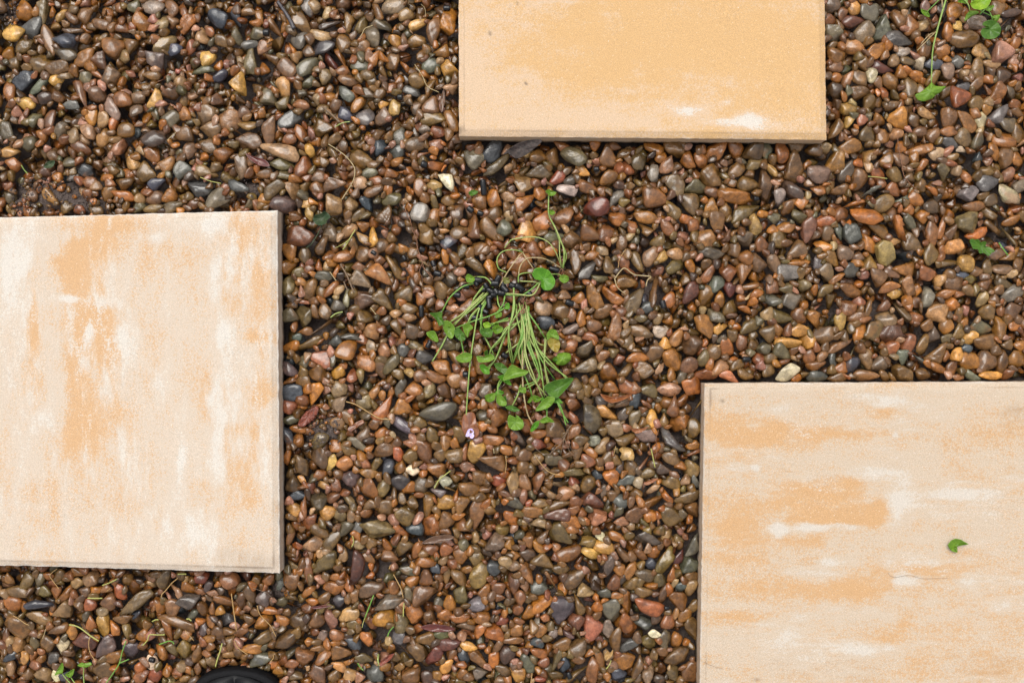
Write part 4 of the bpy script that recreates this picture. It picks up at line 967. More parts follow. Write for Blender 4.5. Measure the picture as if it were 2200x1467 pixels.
dug = list(range(nd0, nd1))
for n in dug:
    s = stones[n]
    code = s['code']
    s['w'] = WORD[code[0]]
    s['key'] = (s['w'], shape_word(s))
used, anchors = set(), list(ANCHOR)
taken = set()
for X, Y, nm in NAMED:
    n = min((m for m in dug if m not in taken), key=lambda m: math.hypot(stones[m]['px'] - X, stones[m]['py'] - Y) - 0.3 * stones[m]['a'])
    if math.hypot(stones[n]['px'] - X, stones[n]['py'] - Y) < 22:
        taken.add(n)
        stones[n]['named'] = nm
        anchors.append(('the ' + nm, stones[n]['px'], stones[n]['py']))
AX = np.array([[a[1], a[2]] for a in anchors], float)
PX = np.array([[stones[n]['px'], stones[n]['py']] for n in dug])
KEY = [stones[n]['key'] for n in dug]
SZ = [size_word(stones[n]) for n in dug]
PD = np.hypot(PX[:, None, 0] - AX[None, :, 0], PX[:, None, 1] - AX[None, :, 1])
pos_of = {n: k for k, n in enumerate(dug)}
for n in heroes:
    k = pos_of[n]
    s = stones[n]
    me_nm = 'the ' + s.get('named', '??')
    near = [a for a in np.argsort(PD[k]) if anchors[a][0] != me_nm][:16]
    found = None
    for use_size in (False, True):
        rivals = np.array([j for j in range(len(dug)) if j != k and KEY[j] == KEY[k] and (not use_size or SZ[j] == SZ[k])], int)
        what = s.get('named') or f"{SZ[k] + ' ' if use_size else ''}{s['key'][1]} {s['w']} pebble"
        opts = []
        for a in near:
            d = PD[k, a]
            o = PD[rivals, a].min() if len(rivals) else 999
            if d < 75: opts.append((min(o / d, 4) * 1.15, f"{what} {'beside' if d < 55 else 'near'} {anchors[a][0]}"))
        for ia, a in enumerate(near[:9]):
            for b in near[ia + 1:9]:
                va, vb = AX[a] - PX[k], AX[b] - PX[k]
                cs = (va @ vb) / (np.linalg.norm(va) * np.linalg.norm(vb) + 1e-6)
                if cs > -0.5: continue
                d = PD[k, a] + PD[k, b]
                o = (PD[rivals, a] + PD[rivals, b]).min() if len(rivals) else 999
                opts.append((min(o / d, 2.2), f"{what} between {anchors[a][0]} and {anchors[b][0]}"))
        if not opts:
            a, b = near[0], near[1]
            d = PD[k, a] + PD[k, b]
            o = (PD[rivals, a] + PD[rivals, b]).min() if len(rivals) else 999
            opts.append((o / d * 0.9, f"{what} near {anchors[a][0]}, not far from {anchors[b][0]}"))
        opts = sorted([q for q in opts if q[1] not in used and len(re.findall(r"[\w'-]+", q[1])) <= 16], reverse=True)
        if opts and (found is None or opts[0][0] > found[0]): found = opts[0]
        if found and found[0] > 1.35: break
    if found is None:
        found = (0, f"{SZ[k]} {s['key'][1]} {s['w']} pebble some way off {anchors[near[0]][0]}")
    s['label'] = found[1]
    used.add(found[1])


hero_no = {n: k for k, n in enumerate(heroes)}
VV, FF, CC, C2_, RR, RO = [], [], [], [], [], []
nv = 0
for n, s in enumerate(stones):
    rs = np.random.default_rng(1000 + n)
    hero = n in hero_set
    w, f, p = stone_mesh(s, 4 if hero else s['lod'], rs)
    loc = np.array([s['x'], s['y'], s['z']]) / 1000.0
    rnd = rs.random(); ro = rough_of(p, rs)
    if hero:
        me = fast_mesh('pebble', w, f, M['pebble'])
        set_attrs(me, s['col'], s['col2'], rnd, ro)
        o = link(bpy.data.objects.new('pebble', me))
        o.location = loc
        tag(o, s['label'], 'pebble', 'river pebbles in the gravel bed')
    else:
        VV.append(w + loc); FF.append(f + nv); nv += len(w)
        CC.append(np.repeat(s['col'][None], len(w), 0)); C2_.append(np.repeat(s['col2'][None], len(w), 0))
        RR.append(np.full(len(w), rnd)); RO.append(np.full(len(w), ro))
me = fast_mesh('gravel', np.concatenate(VV), np.concatenate(FF), M['pebble'])
set_attrs(me, np.concatenate(CC), np.concatenate(C2_), np.concatenate(RR), np.concatenate(RO))
g = link(bpy.data.objects.new('gravel', me))
tag(g, 'mass of small wet river gravel filling the bed between the pavers', kind='stuff')

gv, gf = ICO[1]
VV, FF, CC, nv = [], [], [], 0
for i, (x, y, z, r, c) in enumerate(grit):
    j = rng.uniform(0.6, 1.3, (len(gv), 1))
    VV.append((gv * j * r * rng.uniform(0.6, 1.3, 3) + [x, y, z]) / 1000.0); FF.append(gf + nv); nv += len(gv)
    CC.append(np.repeat(c[None], len(gv), 0))
me = fast_mesh('soil_crumbs', np.concatenate(VV), np.concatenate(FF), M['soil'])
me.polygons.foreach_set('use_smooth', np.zeros(len(me.polygons), bool))
cc = np.concatenate(CC)
set_attrs(me, cc, cc, 0.5, 0.9)
g = link(bpy.data.objects.new('soil_crumbs', me))
tag(g, 'crumbs of dark soil and grit on the bare patches', kind='stuff')

# ground sheet: relief under the stones, flat and wide beyond
step = 4
ys, xs = np.arange(0, GY, step), np.arange(0, GX, step)
sub = SOIL[np.ix_(ys, xs)] - 0.5
v = [((x - MX) / 1000, (y - MY) / 1000, sub[j, i] / 1000) for j, y in enumerate(ys) for i, x in enumerate(xs)]
nx_, ny_ = len(xs), len(ys)
f = [(j * nx_ + i, j * nx_ + i + 1, (j + 1) * nx_ + i + 1, (j + 1) * nx_ + i) for j in range(ny_ - 1) for i in range(nx_ - 1)]
b0 = len(v)
ring = [i for i in range(nx_)] + [j * nx_ + nx_ - 1 for j in range(1, ny_)] + [(ny_ - 1) * nx_ + i for i in range(nx_ - 2, -1, -1)] + [j * nx_ for j in range(ny_ - 2, 0, -1)]
for q in ring:
    X, Y, Z = v[q]
    v.append((X * 30, Y * 30, -0.030))
for k in range(len(ring)):
    k2 = (k + 1) % len(ring)
    f.append((ring[k2], ring[k], b0 + k, b0 + k2))
gr = mesh_obj('ground', v, f, M['soil'])
gr['kind'] = 'structure'

# ------------------------------------------------------------------ heights for things lying on the gravel
Hc = np.where(PAV, 26.0, H)
Hm = Hc.copy()
for s in (2, 3):
    T = Hm.copy()
    for dy_ in (-s, 0, s):
        for dx_ in (-s, 0, s):
            T = np.maximum(T, np.roll(np.roll(Hm, dy_, 0), dx_, 1))
    Hm = T


def rest(x, y, table=None):
    """height (m) of what lies at a photograph pixel"""
    z = 0.0
    for _ in range(3):
        q = px(x, y, z)
        cx, cy = int(q[0] * 1000 + MX), int(q[1] * 1000 + MY)
        cx, cy = min(max(cx, 0), GX - 1), min(max(cy, 0), GY - 1)
        z = (Hm if table is None else table)[cy, cx] / 1000.0
    return max(z, -0.02)


def spline(pts, per=7):
    P = np.array(pts, float)
    if len(P) == 2: return np.array([P[0] + (P[1] - P[0]) * t for t in np.linspace(0, 1, per + 1)])
    Pp = np.vstack([2 * P[0] - P[1], P, 2 * P[-1] - P[-2]])
    out = []
    for i in range(1, len(Pp) - 2):
        for t in np.linspace(0, 1, per, endpoint=False):
            a, b, c, d = Pp[i - 1], Pp[i], Pp[i + 1], Pp[i + 2]
            out.append(0.5 * (2 * b + (c - a) * t + (2 * a - 5 * b + 4 * c - d) * t * t + (3 * b - a - 3 * c + d) * t ** 3))
    out.append(P[-1])
    return np.array(out)


def tube(name, pts, r0, r1, mat, parent=None, lift=0.0012, arch=0.0, sides=6, wob=0.0, off=(0, 0, 0), zmin=None, droop=True):
    """a stalk along photograph pixels, lying on whatever is below it"""
    C = spline(pts)
    n = len(C)
    if wob:
        C = C + rng.normal(0, wob, C.shape)
    z = np.array([rest(x, y) for x, y in C])
    for _ in range(4):                               # a stiff stalk bridges the hollows
        zs = z.copy()
        zs[1:-1] = np.maximum(z[1:-1], (z[:-2] + z[2:]) / 2)
        z = zs
    z = np.convolve(np.pad(z, 2, mode='edge'), np.ones(5) / 5, 'valid')
    t = np.linspace(0, 1, n)
    z = z + lift + arch * np.sin(t * math.pi)
    W = np.array([px(C[i, 0], C[i, 1], z[i]) for i in range(n)])
    T = np.gradient(W, axis=0); T /= np.linalg.norm(T, axis=1, keepdims=True) + 1e-9
    up = np.array([0, 0, 1.0])
    A = np.cross(T, up); A /= np.linalg.norm(A, axis=1, keepdims=True) + 1e-9
    B = np.cross(A, T)
    r = r0 + (r1 - r0) * t
    v, f = [], []
    for i in range(n):
        for k in range(sides):
            th = 2 * math.pi * k / sides
            v.append(W[i] + r[i] * (math.cos(th) * A[i] + math.sin(th) * B[i]))
    for i in range(n - 1):
        for k in range(sides):
            k2 = (k + 1) % sides
            f.append((i * sides + k, i * sides + k2, (i + 1) * sides + k2, (i + 1) * sides + k))
    f.append(tuple(range(sides - 1, -1, -1))); f.append(tuple((n - 1) * sides + k for k in range(sides)))
    o = mesh_obj(name, v, f, mat, parent, offset=off)
    return o


def blade(name, poly, mat, parent=None, lift=0.002, cup=0.003, ribs=0, thick=0.00035, off=(0, 0, 0), tilt=(0, 0), curl=0.0, per=5, seed=0, flat_z=None, soft=0.75):
    """a leaf from its outline in photograph pixels, cupped and ribbed, resting on what is below"""
    rs = np.random.default_rng(seed + len(poly))
    P = np.array(poly, float)
    n = len(P)
    out = []
    for i in range(n):
        a, b, c, d = P[i - 1], P[i], P[(i + 1) % n], P[(i + 2) % n]
        for t in np.linspace(0, 1, per, endpoint=False):
            s = 0.5 * (2 * b + (c - a) * t + (2 * a - 5 * b + 4 * c - d) * t * t + (3 * b - a - 3 * c + d) * t ** 3)
            out.append(soft * s + (1 - soft) * (b + (c - b) * t))
    O = np.array(out)
    c0 = O.mean(0)
    R = np.linalg.norm(O - c0, axis=1).mean()
    zs = max([rest(*c0)] + [rest(*q) - 0.002 for q in O[::per]]) if flat_z is None else flat_z
    rings = [0.0, 0.3, 0.55, 0.78, 0.92, 1.0]
    v, f = [], []
    m = len(O)
    ph = rs.uniform(0, 6.28)
    for k, rr in enumerate(rings):
        for i in range(m if k else 1):
            q = c0 + (O[i] - c0) * rr
            ang = math.atan2(*(q - c0)[::-1]) if k else 0
            e = (q - c0) / R
            z = cup * rr * rr + tilt[0] * e[0] * 0.001 + tilt[1] * e[1] * 0.001
            if ribs: z += 0.0007 * rr * math.cos(ribs * ang + ph)
            z += curl * (e[0] * math.cos(ph) + e[1] * math.sin(ph)) ** 2
            z += 0.0005 * math.sin(5 * ang + ph * 2) * rr
            v.append(px(q[0], q[1], zs + lift + z))
    for i in range(m):
        f.append((0, 1 + (i + 1) % m, 1 + i))
    for k in range(1, len(rings) - 1):
        b0, b1 = 1 + (k - 1) * m, 1 + k * m
        for i in range(m):
            i2 = (i + 1) % m
            f.append((b0 + i, b0 + i2, b1 + i2, b1 + i))
    o = mesh_obj(name, v, f, mat, parent, offset=off)
    md = o.modifiers.new('thickness', 'SOLIDIFY'); md.thickness = thick; md.offset = 0
    return o


# ------------------------------------------------------------------ plants and litter; helper frames turn enlarged crops into photograph pixels
def fr(x0, y0, s):
    return lambda pts: [(x0 + x / s, y0 + y / s) for x, y in pts]


N_ = fr(880, 540, 3.4925); T3 = fr(950, 280, 3.056); T5 = fr(1750, 0, 3.493); T6 = fr(1750, 400, 3.333)
F_ = fr(0, 1210, 5.709); G_ = fr(300, 1210, 5.709); A_ = fr(590, 430, 3.667); B_ = fr(590, 780, 3.667); C_ = fr(1000, 740, 3.762)
D_ = fr(590, 1117, 4.191); E_ = fr(1050, 1100, 3.998); T1 = fr(0, 0, 3.056); T2 = fr(500, 0, 3.056); P5 = fr(1480, 1120, 3.0556)

# -- the uprooted weed in the middle
W0 = px(1075, 640, 0.0)
weed = tag(empty('weed', W0), 'uprooted green weed with long stems and many leaves lying across the gravel', 'weed')
ws = dict(parent=weed, off=W0)
stalks = [  # points, material, arch
    ([(600, 305), (470, 430), (330, 545)], 'stem', .004), ([(560, 310), (430, 450), (300, 532)], 'stem', .003), ([(598, 330), (480, 470), (430, 545), (400, 570)], 'stem', .003),
    ([(555, 270), (500, 330), (465, 392)], 'stem', .002), ([(604, 335), (550, 430), (530, 510), (548, 592)], 'stem', .004), ([(480, 240), (390, 270), (300, 350), (245, 450)], 'stem_green', .003),
    ([(628, 275), (600, 225), (560, 195), (485, 193)], 'stem', .003), ([(658, 320), (665, 390), (690, 440)], 'stem', .002), ([(715, 335), (700, 400), (655, 460)], 'stem_green', .003),
    ([(600, 330), (520, 440), (480, 650), (455, 830), (435, 1060), (418, 1365)], 'stem', .005), ([(282, 628), (235, 720), (170, 825)], 'stem', .002),
    ([(742, 400), (690, 440), (600, 485), (480, 522), (340, 578)], 'stem_green', .005), ([(388, 672), (405, 762)], 'stem_green', .001), ([(560, 635), (600, 710), (640, 792)], 'stem', .002),
    ([(782, 245), (778, 420), (745, 600), (742, 700), (767, 842)], 'stem', .007), ([(850, 385), (800, 480), (690, 640), (620, 720), (598, 772)], 'stem', .006),
    ([(845, 440), (850, 620), (840, 760), (842, 885)], 'stem_green', .006), ([(850, 450), (845, 700), (850, 1000), (880, 1200), (922, 1292)], 'stem_tan', .004),
    ([(862, 430), (880, 600), (870, 750), (930, 930), (1000, 1100)], 'stem_white', .007), ([(870, 440), (925, 650), (985, 880), (1012, 1092)], 'stem', .006),
    ([(880, 450), (940, 690), (1040, 810), (1178, 955)], 'stem', .005), ([(890, 430), (960, 560), (1020, 655)], 'stem_green', .004), ([(872, 450), (835, 690), (770, 842)], 'stem_green', .006),
    ([(822, 415), (805, 500), (835, 640), (812, 810)], 'stem', .004), ([(1025, 660), (1012, 850), (1047, 1062)], 'stem_white', .004), ([(930, 690), (1000, 830), (1092, 965)], 'stem_green', .004),
    ([(1098, 1112), (1140, 1200), (1190, 1285)], 'stem_green', .001), ([(830, 680), (750, 740), (695, 785)], 'stem_white', .002), ([(722, 615), (650, 800), (582, 872)], 'stem', .003),
    ([(835, 1000), (810, 1080), (770, 1158)], 'stem', .002), ([(718, 930), (665, 1020), (658, 1078)], 'stem_green', .002), ([(862, 930), (905, 1030), (916, 1084)], 'stem_green', .002),
    ([(985, 222), (900, 295), (830, 330), (720, 325)], 'stem_green', .004), ([(895, 440), (910, 600), (970, 690), (1020, 705)], 'stem_white', .004), ([(868, 470), (905, 700), (960, 850), (970, 960), (880, 1025)], 'stem', .004),
    ([(860, 430), (862, 600), (858, 800), (850, 885)], 'stem_white', .008), ([(855, 420), (868, 640), (930, 820), (1005, 990)], 'stem', .006), ([(875, 445), (898, 640), (960, 760), (985, 900)], 'stem_white', .007),
    ([(848, 450), (838, 620), (800, 770), (770, 850)], 'stem', .005), ([(1030, 1165), (1030, 1245)], 'stem_green', .001), ([(800, 1230), (812, 1250)], 'stem_green', .001),
    ([(740, 500), (660, 530), (610, 560)], 'stem_green', .002), ([(830, 520), (740, 600), (680, 650), (640, 720)], 'stem', .003)]
more = []
for pts, m, ar in stalks[14:36:2] + stalks[0:5] + stalks[41:46]:           # further stalks of the same bundle
    q = [(x + rng.normal(0, 16) * (0.3 + k / len(pts)), y + rng.normal(0, 14)) for k, (x, y) in enumerate(pts)]
    more.append((q, rng.choice(['stem', 'stem', 'stem_green', 'stem_white']), ar + .001))
for pts, m, ar in stalks + more:
    if 815 < pts[0][0] < 905 and 380 < pts[0][1] < 475:
        pts = [(pts[0][0] + rng.normal(0, 16), pts[0][1] + rng.uniform(-45, 20))] + pts[1:]
    tube('stem', N_(pts), 0.00098, 0.00075, M[m], lift=0.0022, arch=ar, **ws)
wl_ = [  # outline, material, cup, ribs
    ([(920, 170), (940, 130), (985, 122), (1040, 140), (1068, 178), (1092, 215), (1085, 260), (1055, 290), (1010, 290), (985, 262), (990, 228), (972, 216), (940, 207)], 'leaf_bright', .0030, 7),
    ([(420, 190), (440, 170), (478, 190), (490, 215), (468, 235), (430, 230)], 'leaf', .002, 5),
    ([(150, 465), (200, 460), (245, 453), (242, 490), (257, 540), (222, 560), (205, 520), (180, 490)], 'leaf_dark', .002, 5),
    ([(245, 530), (290, 520), (340, 570), (330, 640), (305, 655), (265, 610)], 'leaf', .002, 5), ([(125, 610), (185, 597), (217, 667), (200, 680), (150, 650)], 'leaf', .002, 4),
    ([(335, 600), (370, 575), (410, 620), (420, 660), (385, 674), (345, 640)], 'leaf_dark', .001, 4), ([(400, 560), (440, 535), (477, 572), (450, 600), (435, 647), (410, 610)], 'leaf', .002, 4),
    ([(530, 590), (580, 572), (622, 592), (615, 640), (580, 642), (535, 620)], 'leaf_dark', .002, 5), ([(550, 540), (590, 530), (612, 558), (592, 577), (560, 570)], 'leaf_lime', .001, 0),
    ([(620, 570), (660, 555), (702, 575), (690, 605), (650, 620), (625, 600)], 'leaf', .002, 4), ([(345, 795), (410, 758), (467, 775), (455, 825), (400, 835), (365, 825)], 'leaf', .002, 5),
    ([(503, 785), (560, 790), (610, 768), (640, 800), (600, 827), (520, 832)], 'leaf', .002, 5), ([(525, 855), (555, 845), (597, 890), (598, 920), (560, 917), (535, 890)], 'leaf_bright', .002, 4),
    ([(635, 840), (690, 838), (737, 880), (720, 922), (680, 905), (650, 880)], 'leaf_dark', .001, 4), ([(700, 967), (730, 890), (770, 850), (830, 880), (894, 900), (860, 930), (780, 950)], 'leaf', .003, 5),
    ([(563, 1085), (600, 1068), (642, 1062), (640, 1110), (600, 1132), (580, 1115)], 'leaf', .002, 4), ([(655, 1075), (680, 1068), (727, 1130), (722, 1157), (680, 1157), (652, 1130)], 'leaf', .002, 4),
    ([(718, 1165), (770, 1155), (828, 1190), (790, 1202), (745, 1190)], 'leaf_dark', .001, 3), ([(735, 1260), (750, 1225), (795, 1245), (812, 1232), (857, 1285), (845, 1330), (790, 1342), (745, 1320)], 'leaf', .002, 6),
    ([(905, 1342), (930, 1290), (970, 1270), (965, 1310), (920, 1352)], 'leaf_bright', .002, 3), ([(973, 1272), (1030, 1238), (1087, 1280), (1040, 1280), (1000, 1287)], 'leaf', .002, 3),
    ([(885, 1130), (915, 1083), (920, 1115), (900, 1137)], 'leaf', .001, 0), ([(925, 1078), (987, 1100), (970, 1127), (930, 1127)], 'leaf', .002, 3),
    ([(943, 1192), (1000, 1115), (1040, 1088), (1087, 1095), (1085, 1125), (1050, 1167), (990, 1192)], 'leaf', .002, 4), ([(1010, 1010), (1100, 965), (1228, 948), (1200, 1002), (1150, 1060), (1100, 1102), (1040, 1072)], 'leaf_dark', .004, 6),
    ([(1098, 832), (1110, 770), (1160, 758), (1207, 770), (1207, 815), (1160, 852), (1110, 852)], 'leaf', -.004, 5), ([(640, 470), (690, 458), (687, 490), (650, 500)], 'leaf', .001, 0),
    ([(715, 395), (745, 388), (750, 430), (718, 432)], 'leaf_bright', .001, 0), ([(818, 1025), (870, 1018), (872, 1060), (833, 1057)], 'leaf', .001, 3), ([(700, 195), (740, 200), (752, 235), (710, 242)], 'leaf_olive', .001, 3)]
for i, (pts, m, cup, rb) in enumerate(wl_):
    blade('leaf', N_(pts), M[m], lift=0.006 + 0.003 * (i % 3), cup=cup * 1.3, ribs=rb, seed=i, **ws)
for i in (3, 7, 9, 11, 12, 14, 15, 16, 17, 18, 21, 22, 23, 24, 25, 27, 28):     # smaller leaves tangled among the others
    pts, m, cup, rb = wl_[i]
    c = np.mean(pts, axis=0); a = rng.uniform(0.5, 2.6); k = rng.uniform(.5, .8)
    sh = np.array([rng.normal(0, 34), rng.normal(10, 30)])
    q = [(c[0] + sh[0] + k * ((x - c[0]) * math.cos(a) - (y - c[1]) * math.sin(a)), c[1] + sh[1] + k * ((x - c[0]) * math.sin(a) + (y - c[1]) * math.cos(a))) for x, y in pts]
    blade('leaf', N_(q), M[rng.choice(['leaf', 'leaf', 'leaf_bright', 'leaf_dark'])], lift=0.004, cup=cup * rng.uniform(-.5, 2), ribs=rb, seed=200 + i, curl=rng.uniform(0, .002), **ws)
l1 = blade('leaf', N_([(1028, 620), (1060, 583), (1100, 593), (1120, 640), (1118, 662), (1060, 640), (1034, 665)]), M['leaf'], lift=.009, cup=.002, ribs=5, seed=71, **ws)
l2 = blade('leaf', N_([(1034, 668), (1060, 644), (1117, 666), (1131, 702), (1110, 757), (1070, 742), (1040, 700)]), M['leaf_yellow'], lift=.0085, cup=.001, ribs=5, seed=72, **ws)
l2['label'] = 'yellowed half of a leaf with brown spots'
FL = px(1011, 933, rest(1011, 933) + .004)
fl = mesh_obj('flower', [(FL[0] + .0006 * math.cos(a), FL[1] + .0006 * math.sin(a), FL[2] + z) for z in (0, .0012) for a in np.linspace(0, 5.2, 6)],
              [(0, 5, 4, 3, 2, 1), (6, 7, 8, 9, 10, 11)] + [(k, (k + 1) % 6, 6 + (k + 1) % 6, 6 + k) for k in range(6)], M['stem_green'], weed, offset=W0)
fl['label'] = 'small violet and white flower at the end of the longest stem'
for pp in ([(425, 1372), (440, 1335), (470, 1330), (482, 1358), (470, 1372), (445, 1378)], [(445, 1375), (470, 1362), (485, 1382), (470, 1404), (455, 1396)], [(420, 1385), (436, 1350), (452, 1366), (446, 1388)]):
    b = blade('petal', N_(pp), M['petal'], parent=fl, lift=.005, cup=.0015, thick=.0003, off=W0)
for pts in ([(850, 470), (856, 410), (850, 360), (835, 335)], [(865, 465), (872, 405), (880, 350)], [(840, 470), (845, 420), (820, 375)], [(840, 380), (862, 350), (865, 320)], [(850, 385), (880, 365), (900, 380)], [(845, 440), (820, 470), (800, 505)], [(855, 400), (835, 370), (842, 355)], [(870, 395), (905, 385), (935, 372)]):
    tube('root', N_(pts), .0006, .0002, M['root'], lift=.010, wob=.5, **ws)

# -- the thin seedling above it
V0 = px(1208, 575, 0.0)
seed_ = tag(empty('weed', V0), 'thin pulled seedling with bare arching stems and two tiny top leaves', 'weed')
vs = dict(parent=seed_, off=V0)
for pts, m, ar in [([(700, 425), (698, 500), (702, 560), (740, 640), (790, 750), (815, 830), (787, 905)], 'stem', .004), ([(705, 570), (752, 660), (798, 790), (790, 905)], 'stem_white', .006),
                   ([(735, 625), (770, 720), (800, 780), (797, 890), (787, 905)], 'stem', .005), ([(410, 772), (440, 735), (470, 715), (600, 700), (690, 730), (745, 800), (785, 905)], 'stem_white', .008),
                   ([(500, 970), (510, 900), (545, 850), (600, 836), (690, 850), (783, 905)], 'stem_tan', .006), ([(770, 700), (772, 820), (785, 900)], 'stem_white', .004),
                   ([(375, 1025), (430, 930), (500, 830), (535, 800)], 'stem_tan', .006), ([(425, 935), (370, 905), (362, 840), (400, 795), (470, 785), (530, 800)], 'stem', .007), ([(530, 805), (560, 850), (600, 910)], 'stem_tan', .004),
                   ([(500, 1000), (505, 950), (560, 935), (600, 942)], 'stem', .004), ([(510, 990), (600, 995), (655, 1010)], 'stem_white', .003), ([(715, 945), (760, 945), (790, 960)], 'stem', .002)]:
    tube('stem', T3(pts), .00078, .0006, M[m], lift=.002, arch=ar, **vs)
for i, (pts, m) in enumerate([([(678, 402), (700, 388), (716, 396), (750, 408), (735, 427), (710, 432), (692, 418)], 'leaf'), ([(700, 532), (722, 524), (742, 540), (725, 557), (708, 552)], 'leaf'),
                              ([(768, 968), (795, 948), (828, 960), (830, 985), (805, 1003), (778, 992)], 'leaf')]):
    blade('leaf', T3(pts), M[m], lift=.008, cup=.002, ribs=4, seed=40 + i, **vs)
for pts in ([(787, 905), (800, 925), (830, 940)], [(787, 905), (770, 925)], [(787, 905), (795, 940), (812, 965), (860, 1000)]):
    tube('root', T3(pts), .0004, .00015, M['root'], lift=.003, **vs)

# -- plants that hang into the frame at the upper and lower border
H0 = px(2030, 0, 0.0)
hang = tag(empty('weed', H0), 'long pale weed stem ending in one hanging fan-shaped leaf', 'weed')
hs = dict(parent=hang, off=H0)
tube('stem', T5([(990, -60), (985, 0), (962, 80), (915, 250), (885, 400), (876, 632)]), .0012, .0008, M['stem'], lift=.004, arch=.012, **hs)
tube('stem', T5([(960, -30), (935, 0), (880, 55), (840, 95)]), .0006, .0005, M['stem_green'], lift=.004, arch=.003, **hs)
tube('stem', T5([(960, 60), (955, -20)]), .0007, .0007, M['stem_tan'], lift=.006, **hs)
tube('stem', T5([(912, 238), (850, 300), (770, 382)]), .0006, .0004, M['stem_tan'], lift=.003, **hs)
tube('stem', T5([(905, 245), (860, 265), (800, 330)]), .0005, .0004, M['stem_tan'], lift=.003, **hs)
blade('leaf', T5([(755, 715), (800, 690), (850, 650), (878, 620), (905, 645), (950, 650), (987, 650), (950, 690), (912, 712), (880, 742), (820, 762), (775, 752)]), M['leaf'], lift=.010, cup=-.004, ribs=7, seed=3, **hs)
blade('leaf', T5([(797, 70), (822, 76), (850, 88), (867, 130), (838, 125), (810, 105)]), M['leaf'], lift=.006, cup=.002, ribs=4, seed=4, **hs)
K0 = px(2110, 0, 0.0)
bush = tag(empty('weed', K0), 'bright green weed with a lime-yellow leaf and a dark rounded glossy leaf', 'weed')
ks = dict(parent=bush, off=K0)
for i, (pts, m, lf, cup) in enumerate([([(1170, 30), (1200, 0), (1230, -40), (1310, -45), (1326, 0), (1300, 52), (1250, 76), (1190, 65)], 'leaf_lime', .030, .004),
                                       ([(1125, 162), (1140, 110), (1168, 85), (1222, 84), (1232, 100), (1180, 125)], 'leaf', .014, -.002), ([(1120, -20), (1150, -5), (1142, 30), (1112, 25), (1072, 15)], 'leaf', .012, .001),
                                       ([(1247, 245), (1262, 215), (1300, 208), (1310, 200), (1262, 190), (1275, 165), (1330, 150), (1378, 175), (1400, 215), (1390, 260), (1350, 292), (1295, 295), (1262, 280)], 'leaf_dark', .016, .003),
                                       ([(1335, 125), (1390, 113), (1382, 150), (1355, 166)], 'leaf', .014, -.002), ([(1280, 60), (1350, 40), (1325, 82), (1290, 82)], 'leaf', .020, .001)]):
    blade('leaf', T5(pts), M[m], lift=lf, cup=cup, ribs=6, seed=20 + i, **ks)
for pts, m in [([(1190, 40), (1260, 90), (1345, 130)], 'stem_green'), ([(1100, -20), (1150, 30), (1168, 90)], 'stem'), ([(1190, -40), (1180, 20), (1200, 45)], 'stem'), ([(1290, 60), (1320, 105), (1335, 150)], 'stem_green'), ([(1240, 110), (1290, 60), (1310, 20)], 'stem_green')]:
    tube('stem', T5(pts), .0008, .0006, M[m], lift=.012, arch=.003, **ks)
J0 = px(150, 1467, 0.0)
low = tag(empty('weed', J0), 'two small notched weed leaves on short stems near the shoe end', 'weed')
js = dict(parent=low, off=J0)
for i, pts in enumerate([[(668, 1372), (705, 1300), (760, 1218), (780, 1250), (768, 1335), (730, 1348)], [(800, 1355), (850, 1325), (912, 1290), (890, 1370), (850, 1397), (812, 1377)]]):
    blade('leaf', F_(pts), M['leaf'], lift=.007, cup=.002, ribs=4, seed=50 + i, **js)
tube('stem', F_([(762, 1345), (810, 1410), (865, 1470), (900, 1530)]), .0006, .0006, M['stem'], lift=.004, **js)
tube('stem', F_([(868, 1392), (900, 1440), (930, 1480), (950, 1530)]), .0006, .0006, M['stem'], lift=.004, **js)
low['label'] = 'weed with a pair of narrow green leaves on short pale stems'
J1 = px(180, 1467, 0.0)
low2 = tag(empty('weed', J1), 'weed with a single T-shaped green leaf on one upright stem', 'weed')
blade('leaf', F_([(950, 1247), (1000, 1213), (1040, 1222), (1112, 1208), (1124, 1240), (1060, 1272), (980, 1264)]), M['leaf'], parent=low2, off=J1, lift=.008, cup=-.001, ribs=4, seed=55)
tube('stem', F_([(1028, 1275), (1025, 1350), (1030, 1467), (1040, 1540)]), .0006, .0006, M['stem'], parent=low2, off=J1, lift=.004)

# -- loose scraps of leaf
def scrap(name, poly, mat, label, cat, lift=.002, cup=.002, ribs=5, seed=0, thick=.00035, curl=0.0, flat_z=None, soft=0.75):
    c = np.mean(poly, axis=0)
    L = px(c[0], c[1], rest(*c) if flat_z is None else flat_z)
    o = blade(name, poly, mat, lift=lift, cup=cup, ribs=ribs, seed=seed, thick=thick, off=L, curl=curl, flat_z=flat_z, soft=soft)
    o.location = L
    return tag(o, label, cat)


scrap('leaf_scrap', P5([(1700, 154), (1720, 126), (1748, 112), (1785, 118), (1808, 132), (1836, 148), (1808, 152), (1768, 160), (1750, 172), (1752, 188), (1764, 202), (1736, 198), (1716, 184)]), M['leaf'], 'torn green leaf scrap lying on the banded paver', 'leaf', .0014, .0040, 3, 5, flat_z=PAVER_TOP, soft=0.3)
scrap('wilted_leaf', A_([(300, 150), (320, 118), (352, 112), (400, 90), (440, 130), (412, 160), (408, 182), (360, 200), (325, 190)]), M['leaf_wilt'], 'wilted grey-green leaf with a thin stalk beside the whitish paver', 'leaf', .006, .003, 9, 6, curl=.003)
o = tube('stalk', A_([(375, 190), (355, 235), (330, 285), (290, 345), (248, 378)]), .0006, .0004, M['leaf_wilt'], lift=.003)
w_ = bpy.data.objects['wilted_leaf']
o.data.transform(__import__('mathutils').Matrix.Translation(-w_.location)); o.parent = w_
